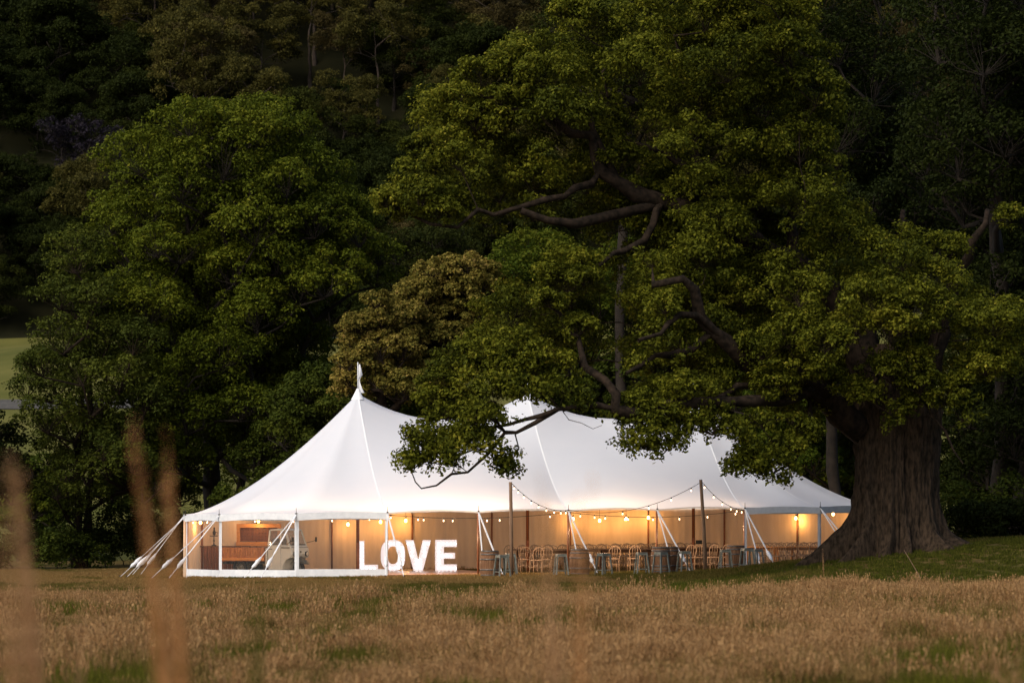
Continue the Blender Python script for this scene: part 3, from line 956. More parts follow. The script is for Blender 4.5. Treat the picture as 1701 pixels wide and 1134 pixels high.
kinds = [
    (hill_kind('rainforest_tree', 13, 5.0, 34, 1.7, 'leaf_hill', 'dark_bark', .25, 85), 'dark green rounded rainforest tree in the forest covering the hillside', 'rounded dark green trees on the hillside'),
    (hill_kind('rainforest_tree', 11, 5.4, 34, 1.6, 'leaf_dark', 'dark_bark', .25, 85), 'blackish green low crowned tree in the forest covering the hillside', 'blackish green trees on the hillside'),
    (hill_kind('gum_tree', 17, 5.0, 30, 1.6, 'leaf_gum', 'pale_bark', .24, 80, True, .20), 'olive topped gum tree with pale forked trunk on the hillside', 'olive gum trees with pale trunks on the hillside'),
    (hill_kind('gum_tree', 14, 4.6, 26, 1.5, 'leaf_rust', 'pale_bark', .23, 76, True, .16), 'bronze brown gum tree with thin pale stems on the hillside', 'bronze gum trees on the hillside'),
]
spots = []
row = 0
Yr = 253.0
while Yr < 340:
    half = .176 * Yr + 8
    x = -half - 26 + rg.uniform(0, 6)
    while x < half * .92:
        spots.append((x + rg.uniform(-2, 2), Yr + rg.uniform(-2.5, 2.5)))
        x += rg.uniform(4.0, 5.6) if x > -half else rg.uniform(7, 9) * (1 if Yr < 330 else 1.15)
    Yr += 6.4
print('hill trees', len(spots))
used = [False] * 4
for k, (x, y) in enumerate(spots):
    v = noise.noise(Vector((x * .035, y * .03, 3.3))) + rg.normal() * .22
    # gums dominate the upper middle, dark rainforest the left and low parts
    m_ = (x + .10 * y) * .008
    q = v + m_
    ki = 1 if q < -.12 else (0 if q < .12 else (2 if rg.random() < .62 else 3))
    proto, lab, grp = kinds[ki]
    if not used[ki]:
        o = proto; used[ki] = True
        o.location = (x, y, tz(x, y) - .2)
    else:
        o = copy_tree(proto, loc=(x, y, tz(x, y) - .2))
    sc_ = rg.uniform(.58, .98)
    o.scale = (sc_ * rg.uniform(.9, 1.1), sc_ * rg.uniform(.9, 1.1), sc_ * rg.uniform(.85, 1.2))
    o.rotation_euler = (0, 0, rg.uniform(0, 6.28))
    tag(o, lab, 'tree', grp)
p = PX(140, 225, 262)
lil = [(p.x + rg.uniform(-3, 3), 262 + rg.uniform(-2, 2), tz(p.x, 262) + rg.uniform(9, 13), 1.3) for _ in range(16)]
make_tree('jacaranda_tree', lil, [(p.x, 262, tz(p.x, 262))], rg, M['leaf_lilac'], M['dark_bark'],
          label='tree with dim lilac blossom among the dark trees high on the left', leaf=.3, per=9, leaves=28, trunk_r=.2)
# scrub at the lower edge of the forest, mostly glimpsed between the crowns
for k, (x, y) in enumerate([(rg.uniform(-38, 30), rg.uniform(236, 250)) for _ in range(16)]):
    o = copy_tree(kinds[1][0], loc=(x, y, tz(x, y) - .2))
    o.scale = (.6, .6, .5)
    tag(o, 'small dark tree along the lower edge of the hillside forest', 'tree', 'small trees at the forest edge')



# ---------------------------------------------------------------- the pole tent
def gl(s): return .02 + .013 * max(min(s, 22), -9)


def W(s, t, z=0.0):     # tent coordinates (along, across) to world
    return (TX0 + s * CA - t * SA, TD + s * SA + t * CA, z)


def WT(x, y):           # world to tent coordinates
    dx, dy = x - TX0, y - TD
    return (dx * CA + dy * SA, -dx * SA + dy * CA)


EH = 2.13
R_ = TR
tent = empty('pole_tent', (TX0, TD, 0), TA, label='long white sailcloth pole tent with three peaks and a pennant on its left peak', cat='tent')
posts = []      # (s, t, kind)
for s in (0, 3.05, 6.1, 9.15, 12.2): posts.append((s, -R_))
sq = {25.7: (.0, 0), 51.4: (.0, 0), 77.1: (.42, 0), 102.9: (.62, 0), 128.6: (.15, 0), 154.3: (0, 0)}
for a in (25.7, 51.4, 77.1, 102.9, 128.6, 154.3):
    an = math.radians(a)
    posts.append((12.2 + R_ * math.sin(an) - .08, -R_ * math.cos(an)))
for s in (12.2, 9.15, 6.1, 3.05, 0): posts.append((s, R_))
for a in (154.3, 128.6, 102.9, 77.1, 51.4, 25.7):
    an = math.radians(a)
    posts.append((-R_ * math.sin(an) + sq[a][0], -R_ * math.cos(an)))
NP = len(posts)     # 22


def hpk(u): return .85 * (1 - u) ** 1.6 + .15 * (1 - u)


def cusp(v): return (1 - v) ** 2


HP, HS = 4.22, 3.28
V, F = [], []


def addgrid(P):       # P: rows x cols of points
    b = len(V)
    nr, nc = len(P), len(P[0])
    for r in P: V.extend(r)
    for i in range(nr - 1):
        for j in range(nc - 1):
            F.append((b + i * nc + j, b + i * nc + j + 1, b + (i + 1) * nc + j + 1, b + (i + 1) * nc + j))


def roof_mid(s, t):
    u = min(abs(t) / R_, 1)
    bay = (s / 3.05) % 1
    arch = .075 * math.sin(math.pi * bay) * u ** 5
    q = s / 6.1
    v = abs(q - round(q)) * 2
    hs = HS * (.72 * (1 - u) ** 1.25 + .28 * (1 - u * u))
    h = hs * (1 - .0) + cusp(v) * (HP * hpk(u) - hs)
    # the cloth pulls in a little between peak seams
    return gl(s) + EH + arch + h


ss = np.concatenate([np.array([0, .04, .1, .2, .35, .6, .9, 1.3, 1.8, 2.4, 3.05]) + k * 6.1 for k in (0, 1)] +
                    [6.1 - np.array([0, .04, .1, .2, .35, .6, .9, 1.3, 1.8, 2.4, 3.05]) + k * 6.1 for k in (0, 1)])
ss = np.array(sorted(set(np.round(ss, 4))))
ts = np.concatenate([-R_ * (1 - np.linspace(0, 1, 26) ** 1.0)[0:-1], R_ * np.linspace(0, 1, 26) ** 1.0])
addgrid([[(s, t, roof_mid(s, t)) for t in ts] for s in ss])
ts_u = [abs(t) / R_ for t in ts[:26]][::1]


def roof_end(cs, pa, pb, f, u):
    ex = pa[0] + (pb[0] - pa[0]) * f
    ey = pa[1] + (pb[1] - pa[1]) * f
    sag = 1 - .012 * math.sin(math.pi * f)
    ex, ey = cs + (ex - cs) * sag, ey * sag
    s, t = cs + (ex - cs) * u, ey * u
    arch = .05 * math.sin(math.pi * f) * u ** 5
    pull = -.10 * math.sin(math.pi * f) * math.sin(math.pi * u) * u
    return (s, t, gl(s) + EH + arch + pull + HP * hpk(u))


for cs, idxs in ((12.2, list(range(4, 12))), (0, list(range(15, 22)) + [0])):
    for a, b in zip(idxs[:-1], idxs[1:]):
        pa, pb = posts[a], posts[b]
        addgrid([[roof_end(cs, pa, pb, f / 6, u) for u in ts_u] for f in range(7)])
import bmesh
me = bpy.data.meshes.new('roof')
me.from_pydata(V, [], F)
bm = bmesh.new(); bm.from_mesh(me)
bmesh.ops.remove_doubles(bm, verts=bm.verts, dist=.004)
bmesh.ops.recalc_face_normals(bm, faces=bm.faces)
bm.to_mesh(me); bm.free()
me.polygons.foreach_set('use_smooth', [True] * len(me.polygons))
me.materials.append(M['roof'])
link_mesh('roof', me, tent)

# seam tapes from the peaks down to the posts
for i, (ps, pt) in enumerate(posts):
    if 12 <= i <= 14: continue
    if i not in (0, 2, 4, 5): continue
    cs = 0 if ps < .01 else (12.2 if ps > 12.1 else 6.1)
    mb = MB()
    side = Vector((-(pt), (ps - cs), 0)).normalized() * .026
    pts = []
    for k in range(27):
        u = .02 + .97 * k / 26
        s, t = cs + (ps - cs) * u, pt * u
        pts.append(Vector((s, t, gl(s) + EH + HP * hpk(u) + .012)))
    vs = []
    for p_ in pts: vs += [p_ - side, p_ + side]
    mb.add(vs, [(2 * k, 2 * k + 2, 2 * k + 3, 2 * k + 1) for k in range(26)], True)
    mb.build('seam_tape', M['seam'], tent)

# edge band / valance, poles, pins, ropes
open_bays = {0, 1, 2, 3}
win_bays = {4, 5, 6, 19, 20, 21}       # clear window walls
for i in range(NP):
    pa, pb = posts[i], posts[(i + 1) % NP]
    a = Vector((pa[0], pa[1], 0)); b = Vector((pb[0], pb[1], 0))
    dr = (b - a); L_ = dr.length; dn = dr.normalized(); out = Vector((dn.y, -dn.x, 0))
    hgt = .05 if i in open_bays else .22
    n = 12
    vs, fs = [], []
    for k in range(n + 1):
        f = k / n
        q = a + dr * f
        z = gl(q.x) + EH + (.075 if (i < 4 or 11 <= i < 15) else .05) * math.sin(math.pi * f) + .004
        if i < 4 or 11 <= i < 15: off = out * .012
        else: off = out * (.012 - .0 * f)
        w = .006 * math.sin(k * 2.1 + i)
        vs += [q + off + Vector((0, 0, z)), q + off + out * w + Vector((0, 0, z - hgt))]
    fs = [(2 * k, 2 * k + 1, 2 * k + 3, 2 * k + 2) for k in range(n)]
    mb = MB(); mb.add(vs, fs, True)
    mb.build('valance', M['white_web'] if i not in open_bays else M['valance'], tent)
    zg = gl((pa[0] + pb[0]) / 2)
    if i in win_bays:
        left = i >= 19
        fr = MB()
        zb = -.02
        e = .012
        def q3(f, z, o_=0.0): 
            p_ = a + dr * f - out * (.03 - o_)
            return (p_.x, p_.y, zg + z)
        sw = .085 / L_
        skirt = .30 if left else .10
        def panel(f0, f1, z0, z1, nn=8, amp=.01):
            vs, fs = [], []
            for k in range(nn + 1):
                f = f0 + (f1 - f0) * k / nn
                w = amp * math.sin(k * 1.9 + i)
                vs += [q3(f, z0, w), q3(f, z1, 0)]
            fr.add(vs, [(2 * k, 2 * k + 2, 2 * k + 3, 2 * k + 1) for k in range(nn)], True)
        panel(.0, 1, zb, skirt, 14, .02)
        panel(0, sw, skirt, EH - .15, 2, .0)
        panel(1 - sw, 1, skirt, EH - .15, 2, .0)
        panel(0, 1, EH - .20, EH + .02, 8, .0)
        fo = fr.build('window_wall', M['white_web'], tent)
        pn = MB()
        vs = [q3(sw, skirt, .004), q3(1 - sw, skirt, .004), q3(1 - sw, EH - .2, .004), q3(sw, EH - .2, .004)]
        pn.add(vs, [(0, 1, 2, 3)])
        pn.build('pane', M['film'], fo)
    elif i not in open_bays:
        vs, fs = [], []
        nn = 40
        for k in range(nn + 1):
            f = k / nn
            fold = .018 * math.sin(k * 1.7 + i * 2) + .02 * math.sin(k * .63 + i)
            for z in (-.05, .7, 1.4, EH + .02):
                fl = fold * (1 - .75 * z / EH)
                p_ = a + dr * f + out * (.0 + fl)
                vs.append((p_.x, p_.y, gl(p_.x) + z))
        for k in range(nn):
            for z in range(3):
                fs.append((k * 4 + z, (k + 1) * 4 + z, (k + 1) * 4 + z + 1, k * 4 + z + 1))
        mb = MB(); mb.add(vs, fs, True)
        mb.build('wall_panel', M['wall'], tent)
    # side pole, just inside the post line
    g0 = gl(pa[0])
    inn = Vector((0 - (pa[0] - (6.1 if 0 <= pa[0] <= 12.2 else (12.2 if pa[0] > 12.2 else 0))) * (0 if 0 <= pa[0] <= 12.2 else 1), -pa[1], 0)).normalized() * .07
    mb = MB()
    mb.tube([(pa[0] + inn.x, pa[1] + inn.y, g0 - .05), (pa[0] + inn.x, pa[1] + inn.y, g0 + EH - .03)], .034, 10)
    mb.build('side_pole', M['pole_wood'], tent)
    mb = MB()
    mb.tube([(pa[0], pa[1], g0 + EH - .02), (pa[0], pa[1], g0 + EH + .20)], [.013, .006], 6)
    mb.lathe([(0, .03), (.035, .03), (.035, .0), (.0, .0)], (pa[0], pa[1], g0 + EH + .004), 10)
    mb.build('pole_pin', M['iron'], tent)

for s in (0, 6.1, 12.2):
    mb = MB()
    mb.tube([(s, 0, gl(s) - .02), (s, 0, gl(s) + 1.1)], .062, 12)
    mb.tube([(s, 0, gl(s) + 1.1), (s, 0, gl(s) + EH + HP + .02)], .058, 12)
    mb.build('centre_pole', M['pole_wood'], tent)
    mb = MB()
    mb.lathe([(.0, .16), (.05, .14), (.085, .05), (.16, -.10), (.24, -.24)], (s, 0, gl(s) + EH + HP + .02), 18)
    mb.build('peak_cap', M['seam'], tent)
    mb = MB()
    top = 1.0 if s == 0 else .26
    mb.tube([(s, 0, gl(s) + EH + HP + .1), (s, 0, gl(s) + EH + HP + .1 + top)], .016, 8)
    mb.build('finial', M['white_web'], tent)
# the drooping pennant on the left peak
z0 = gl(0) + EH + HP
cols = 9
prof = [(.98, .0, .07), (.86, .01, .11), (.72, .02, .15), (.60, .03, .17), (.52, .04, .08), (.40, .05, .07), (.28, .05, .11), (.14, .08, .17), (.02, .12, .24)]
vs, fs = [], []
for r, (z, xa, xb) in enumerate(prof):
    for k in range(cols):
        f = k / (cols - 1)
        vs.append((xa * .3 + (xb - xa * .3) * f, .035 * math.sin(f * 5 + r) * f, z0 + z + .06 * f * (r < 4)))
for r in range(len(prof) - 1):
    for k in range(cols - 1):
        b = r * cols + k
        fs.append((b, b + 1, b + cols + 1, b + cols))
mb = MB(); mb.add(vs, fs, True)
mb.build('pennant', M['white_web'], tent)

# guy straps: pairs spreading from each visible post, world offsets of their stakes
gp = {19: (-2.2, -1.95), 18: (-1.85, -1.55), 20: (-2.15, -1.55), 21: (-1.62, -1.02), 0: (0.02, .62), 1: (.2, .82), 2: (.36, .92), 3: (.46, 1.0), 4: (.38, .92), 5: (1.1, 1.5), 6: (1.6, 2.0)}
sock_prof = [(.012, 0), (.045, .05), (.07, .12), (.06, .20), (.075, .27), (.055, .36), (.03, .45), (.012, .50)]
for i, (d1, d2) in gp.items():
    ps, pt = posts[i]
    px_, py_, _ = W(ps, pt)
    for j, dx in enumerate((d1, d2)):
        base_dy = {18: .25, 19: -.35, 20: -1.05}.get(i, -math.sqrt(max(2.1 ** 2 - dx * dx, .5)))
        wy = py_ + base_dy - .1 * j
        wx = px_ + dx
        q = WT(wx, wy)
        A_ = Vector((ps, pt, gl(ps) + EH - .02))
        B_ = Vector((q[0], q[1], tz(wx, wy) + .06))
        mb = MB()
        mid = A_.lerp(B_, .62)
        mb.bar(A_, mid, .05 if j else .036, .018)
        mb.bar(mid, B_, .028, .014)
        rope = mb.build('guy_strap', M['white_web'], tent)
        # bunched cloth cover over the ratchet
        mb = MB()
        d_ = (A_ - B_).normalized()
        st_ = B_ + d_ * (A_ - B_).length * .16
        pts = [st_ + d_ * z * 1.1 for r, z in sock_prof]
        pts = [p_ + Vector((rnd.uniform(-.012, .012), rnd.uniform(-.012, .012), rnd.uniform(-.01, .01))) for p_ in pts]
        mb.tube(pts, [r * .95 for r, z in sock_prof], 9)
        mb.build('rope_cover', M['white_web'], tent)
        mb = MB()
        mb.bar(B_ + Vector((0, 0, .08)) - d_ * .02, B_ + Vector((0, 0, -.25)) + d_ * .02, .03)
        mb.build('stake', M['iron'], tent)

# ---------------------------------------------------------------- dance floor
fl = empty('dance_floor', W(2.15, -1.2, .0), TA, label='low reddish wooden dance floor laid under the glowing letters', cat='dance floor')
nb = 34
for k in range(nb):
    mb = MB()
    t = -5.45 + k * .325
    x0 = -2.05 if t < 3 else -1.2
    mb.box((0, t, gl(2.1) + .045), (4.15, .318, .05))
    mb.build('plank', M['floor'], fl, bevel=.004)

# ---------------------------------------------------------------- glowing letters
def letter(name, outline, holes, px, Y, label, w=.8, h=1.1):
    g = PX(px, 900, Y)
    zf = gl(2.1) + .072
    o = empty(name, (g.x, Y, zf), .10, label=label, cat='light letter', group='illuminated letters spelling LOVE')
    cu = bpy.data.curves.new('tmp', 'CURVE')
    cu.dimensions = '2D'; cu.fill_mode = 'BOTH'; cu.extrude = .09
    for poly in [outline] + holes:
        sp = cu.splines.new('POLY')
        sp.points.add(len(poly) - 1)
        for p_, (x, y) in zip(sp.points, poly): p_.co = (x * w, y * h, 0, 1)
        sp.use_cyclic_u = True
    tmp = bpy.data.objects.new('tmp', cu)
    COL.objects.link(tmp)
    dg = bpy.context.evaluated_depsgraph_get()
    me_ = bpy.data.meshes.new_from_object(tmp.evaluated_get(dg))
    bpy.data.objects.remove(tmp)
    for v in me_.vertices: v.co = (v.co.x, -v.co.z, v.co.y)
    me_.materials.clear()
    me_.materials.append(M['letter']); me_.materials.append(M['letter_side'])
    for p_ in me_.polygons:
        p_.material_index = 0 if p_.normal.y < -.5 else 1
    link_mesh('letter_box', me_, o)
    # bulbs along the face
    pts = []
    def inside(x, y):
        return in_poly(x, y, [(a * w, b * h) for a, b in outline]) and not any(in_poly(x, y, [(a * w, b * h) for a, b in hh]) for hh in holes)
    y = .09
    bm_ = MB().lathe([(.0, 0), (.026, .0), (.034, .03), (.026, .058), (0, .066)], (0, 0, 0), 8, axis='y').mesh('bulb', M['letter_bulb'])
    while y < h:
        x = -w / 2 + .05
        while x < w / 2:
            if inside(x, y) and all(inside(x + a, y + b) for a, b in ((.05, 0), (-.05, 0), (0, .05), (0, -.05))):
                bo = link_mesh('bulb', bm_, o)
                bo.location = (x, -.155, y)
            x += .145
        y += .145


Lp = [(-.5, 0), (.45, 0), (.45, .15), (-.16, .15), (-.16, 1), (-.5, 1)]
Op = [(.5 * math.copysign(abs(math.cos(a)) ** .8, math.cos(a)), .5 + .5 * math.copysign(abs(math.sin(a)) ** .75, math.sin(a))) for a in np.linspace(0, 2 * math.pi, 40, endpoint=False)]
Oi = [(.21 * math.copysign(abs(math.cos(a)) ** .8, math.cos(a)), .5 + .285 * math.copysign(abs(math.sin(a)) ** .75, math.sin(a))) for a in np.linspace(0, 2 * math.pi, 32, endpoint=False)]
Vp = [(-.55, 1), (-.20, 1), (0, .36), (.20, 1), (.55, 1), (.20, 0), (-.20, 0)]
Ep = [(-.42, 0), (.45, 0), (.45, .21), (-.07, .21), (-.07, .395), (.38, .395), (.38, .585), (-.07, .585), (-.07, .77), (.45, .77), (.45, 1), (-.42, 1)]
Lp = [(-.5, 0), (.45, 0), (.45, .20), (-.16, .20), (-.16, 1), (-.5, 1)]
letter('letter_l', Lp, [], 611, 104.3, 'glowing white letter L, left end of the word LOVE, behind the clear wall', .80, 1.06)
letter('letter_o', Op, [Oi], 652.5, 104.2, 'glowing white letter O between the L and the V', .87, 1.10)
letter('letter_v', Vp, [], 694.5, 104.1, 'glowing white letter V between the O and the E', .82, 1.09)
letter('letter_e', Ep, [], 740, 104.0, 'glowing white letter E at the right end of the word LOVE', .88, 1.10)


# ---------------------------------------------------------------- festoon lights and their poles
def catenary(a, b, sag, n=24):
    a, b = Vector(a), Vector(b)
    return [a.lerp(b, k / n) - Vector((0, 0, sag * 4 * (k / n) * (1 - k / n))) for k in range(n + 1)]


bulb_me = MB().lathe([(0, -.066), (.012, -.062), (.019, -.046), (.017, -.026), (.011, -.008), (.014, 0)], (0, 0, 0), 10).mesh('bulb', M['bulb'])
sock_me = MB().lathe([(0, .055), (.016, .05), (.022, .03), (.022, -.002), (0, -.004)], (0, 0, 0), 10).mesh('socket', M['cable'])


def festoon(pa, pb, sag, fr, label, watts=0):
    pts = catenary(pa, pb, sag, 30)
    o = empty('string_lights', pts[0], label=label, cat='string lights', group='festoon lights of the tent')
    o0 = pts[0]
    mb = MB(); mb.tube([p_ - o0 for p_ in pts], .009, 5)
    mb.build('cable', M['cable'], o)
    for f in fr:
        k = f * 30; i_ = min(int(k), 29)
        p_ = pts[i_].lerp(pts[i_ + 1], k - i_) - o0
        so = link_mesh('socket', sock_me, o); so.location = p_ - Vector((0, 0, .05))
        b_ = link_mesh('bulb', bulb_me, o); b_.location = p_ - Vector((0, 0, .055))
        if watts:
            ld = bpy.data.lights.new('bulb_light', 'POINT')
            ld.energy = watts; ld.color = (1, .64, .37); ld.shadow_soft_size = .05
            lo = bpy.data.objects.new('bulb_light', ld); COL.objects.link(lo); lo.parent = o; lo.location = p_ + Vector((0, .55, -.45))


def fpole(px0, px1, Y, h, label):
    g = G(px0, Y)
    o = tag(MB().tube([(0, 0, -.3), ((px1 - px0) / KF * Y * .5 + .01, 0, h * .5), ((px1 - px0) / KF * Y, 0, h)], [.062, .057, .052], 12).build('timber_pole', M['raw_pole']), label, 'pole', 'timber poles carrying the festoon lights')
    o.location = g
    return (g[0] + (px1 - px0) / KF * Y, Y, g[2] + h)


t1 = fpole(850, 848, 95.0, 3.08, 'straight bare timber pole left of the dining tables, before the white roof')
t2 = fpole(1173, 1164, 95.2, 3.06, 'leaning bare timber pole right of the stool beside the paired barrels')


def pt_(i, dz=0.0, dt=0.0):
    p_ = posts[i]
    return Vector(W(p_[0], p_[1] + dt, gl(p_[0]) + EH + dz))


festoon(Vector(t1) + Vector((.06, 0, -.06)), pt_(2, .02), .28, [.03, .10, .2, .33, .46, .60, .74, .86, .95], 'string of bulbs falling from the left timber pole to the middle eave post')
festoon(pt_(2, .03), Vector(t2) + Vector((-.05, 0, -.12)), .42, [.42, .62, .79, .94], 'string of bulbs rising across the roof from the middle eave post to the leaning pole')
festoon(Vector(t2) + Vector((.05, 0, -.08)), pt_(4, -.05), .22, [.05, .26, .46, .66, .80, .92], 'string of bulbs falling from the leaning pole to the eave post on its right')
festoon(pt_(0, -.06, .1), pt_(2, -.05, .1), .16, [.02, .17, .2, .31, .36, .5, .55, .62, .9], 'string of bulbs sagging under the eave above the letters', 46)
festoon(pt_(20, -.10, .25), pt_(0, -.10, .25), .06, [.22, .45, .68, .9], 'string of bulbs behind the top edge of the clear left windows', 52)
festoon(pt_(18, -.12, .3), pt_(20, -.10, .25), .05, [.3, .7], 'short string of bulbs in the left corner of the tent', 42)
festoon(pt_(2, -.05, .1), pt_(4, -.06, .1), .20, [.07, .15, .21, .32, .34, .48, .63, .79, .95], 'string of bulbs sagging under the eave above the dining tables', 40)
# warm pendants hanging near the back wall
amb_me = MB().lathe([(0, -.14), (.035, -.13), (.055, -.09), (.045, -.045), (.022, -.01), (.014, .0)], (0, 0, 0), 12).mesh('bulb', M['amber'])
cap_me = MB().lathe([(0, .07), (.02, .065), (.028, .03), (.028, -.004), (0, -.006)], (0, 0, 0), 10).mesh('lamp_cap', M['cable'])
pend = [(333, 864, -4.6, 3.2), (578, 867, None, 6.2), (632, 863, None, 6.2), (674, 861, None, 6.3), (952, 858, None, 6.3), (996, 861, None, 6.2), (1040, 858, None, 6.2),
        (1077, 856, None, 6.3), (1335, 853, None, 4.2), (1384, 850, None, 1.5), (1322, 857, None, 3.9)]
plab = ['amber bulb in the left corner of the tent', 'amber bulb left of the left centre pole', 'amber bulb right of the left centre pole, beside the window frame', 'amber bulb above the letter O on the back wall',
        'amber bulb behind the middle eave post', 'amber bulb glowing over the middle tables', 'amber bulb left of the leaning back pole', 'amber bulb at the head of the leaning back pole',
        'amber bulb at the back pole in the right end of the tent', 'amber bulb furthest right under the tent eave', 'amber bulb just left of the right end back pole']
for k, (px, py, _, t) in enumerate(pend):
    # find the world point on the line t=const in tent space under picture column px
    Y = 105.0
    for _i in range(12):
        x = (px - CAMX) / KF * Y
        s_ = WT(x, Y)[0]
        Y = W(s_, t)[1]
    x = (px - CAMX) / KF * Y
    z = CAMZ - (py - HOR) / KF * Y
    o = empty('pendant_lamp', (x, Y, z), label=plab[k], cat='pendant lamp', group='amber pendant bulbs along the back wall')
    b_ = link_mesh('bulb', amb_me, o)
    c_ = link_mesh('lamp_cap', cap_me, o)
    mb = MB(); mb.tube([(0, 0, .06), (0, 0, .34)], .006, 5); mb.build('cord', M['cable'], o)
    ld = bpy.data.lights.new('lamp_light', 'POINT')
    ld.energy = 17; ld.color = (1, .52, .15); ld.shadow_soft_size = .06
    lo = bpy.data.objects.new('lamp_light', ld); COL.objects.link(lo); lo.parent = o; lo.location = (0, 0, -.22)

# ---------------------------------------------------------------- barrels, stools
def barrel_proto():
    o = empty('wine_barrel', (0, 0, 0))
    prof = [(.275, 0), (.30, .12), (.325, .28), (.335, .45), (.325, .62), (.30, .78), (.275, .90)]
    mb = MB()
    n = 26
    vs, fs = [], []
    for r, z in prof:
        for k in range(n):
            for q, dr_ in ((.06, 0), (.94, 0), (1.0, -.006)):
                an = 2 * math.pi * (k + q) / n
                vs.append(((r + dr_) * math.cos(an), (r + dr_) * math.sin(an), z))
    m_ = n * 3
    for i in range(len(prof) - 1):
        for k in range(m_): fs.append((i * m_ + k, i * m_ + (k + 1) % m_, (i + 1) * m_ + (k + 1) % m_, (i + 1) * m_ + k))
    mb.add(vs, fs, False)
    mb.build('body', M['barrel'], o)
    MB().lathe([(0, .872), (.262, .872), (.262, .86)], (0, 0, 0), 26, smooth=False).build('lid', M['barrel'], o)
    for z, r in ((.015, .277), (.10, .297), (.27, .325), (.60, .328), (.76, .304), (.86, .284)):
        MB().lathe([(r - .01, 0), (r + .005, 0), (r + .006, .045), (r - .01, .045)], (0, 0, z), 28).build('hoop', M['hoop'], o)
    return o


def stool_proto():
    o = empty('metal_stool', (0, 0, 0))
    MB().box((0, 0, .735), (.31, .31, .022)).build('seat', M['steel'], o, bevel=.008)
    for sx in (-1, 1):
        for sy in (-1, 1):
            mb = MB()
            top = Vector((sx * .135, sy * .135, .725)); bot = Vector((sx * .205, sy * .205, 0))
            mb.bar(top, bot, .046, .03)
            mb.build('leg', M['steel'], o)
    MB().bar((-.185, -.185, .21), (.185, -.185, .21), .012, .02).bar((-.185, .185, .21), (.185, .185, .21), .012, .02).bar((-.185, -.185, .21), (-.185, .185, .21), .012, .02).bar((.185, -.185, .21), (.185, .185, .21), .012, .02).build('foot_rail', M['steel'], o)
    MB().bar((-.145, -.145, .69), (.145, -.145, .69), .012, .06).bar((-.145, .145, .69), (.145, .145, .69), .012, .06).bar((-.145, -.145, .69), (-.145, .145, .69), .012, .06).bar((.145, -.145, .69), (.145, .145, .69), .012, .06).build('apron', M['steel'], o)
    return o


bp, spt = barrel_proto(), stool_proto()
barrels = [(814, 93.6, 'weathered oak barrel left of the straight timber pole'), (963, 94.2, 'weathered oak barrel behind the tall blurred grass in the centre'),
           (1098, 94.6, 'left one of the paired dark barrels, behind a metal stool'), (1112, 95.6, 'right one of the paired dark barrels, partly behind the left one'),
           (1222, 95.4, 'reddish oak barrel at the edge of the mound right of the leaning pole')]
for k, (px, Y, lab) in enumerate(barrels):
    g = G(px, Y)
    o = bp if k == 0 else copy_tree(bp)
    o.location = (g[0], g[1], g[2] if px > 1000 else g[2] - .02); o.rotation_euler = (0, 0, k * 1.3)
    tag(o, lab, 'barrel', 'oak barrels standing along the tent front')
stools = [(834, 92.9, .5, 'metal stool between the leftmost barrel and the straight timber pole'), (848, 95.6, .1, 'metal stool behind the straight timber pole'), (932, 93.6, .2, 'metal stool left of the barrel behind the blurred grass'),
          (1003, 93.8, .6, 'metal stool right of the barrel behind the blurred grass'), (1066, 94.2, .2, 'metal stool left of the paired barrels'),
          (1098, 93.4, .7, 'metal stool standing before the paired barrels'), (1137, 94.4, .35, 'metal stool right of the paired barrels'),
          (1205, 94.4, .1, 'metal stool left of the reddish barrel'), (1241, 94.0, .3, 'metal stool touching the right side of the reddish barrel'), (1256, 94.8, .55, 'metal stool furthest right beside the white rope cover')]
for k, (px, Y, rz, lab) in enumerate(stools):
    o = spt if k == 0 else copy_tree(spt)
    o.location = G(px, Y); o.rotation_euler = (0, 0, rz)
    tag(o, lab, 'stool', 'galvanised metal stools along the tent front')


# ---------------------------------------------------------------- tables and bentwood chairs
def table_proto(name, L_, w, h, m, trestle=True):
    o = empty(name, (0, 0, 0))
    for k in range(4):
        MB().box((0, -w / 2 + w * (k + .5) / 4, h - .02), (L_, w / 4 - .004, .04)).build('board', m, o)
    for sx in (-1, 1):
        x = sx * (L_ / 2 - .3)
        for sy in (-1, 1):
            MB().bar((x, sy * .12, h - .045), (x, sy * (w / 2 - .06), 0), .06).build('leg', m, o)
        MB().bar((x, -w / 2 + .12, .25), (x, w / 2 - .12, .25), .05).build('cross_bar', m, o)
    MB().bar((-L_ / 2 + .3, 0, h - .09), (L_ / 2 - .3, 0, h - .09), .05, .09).build('stretcher', m, o)
    return o


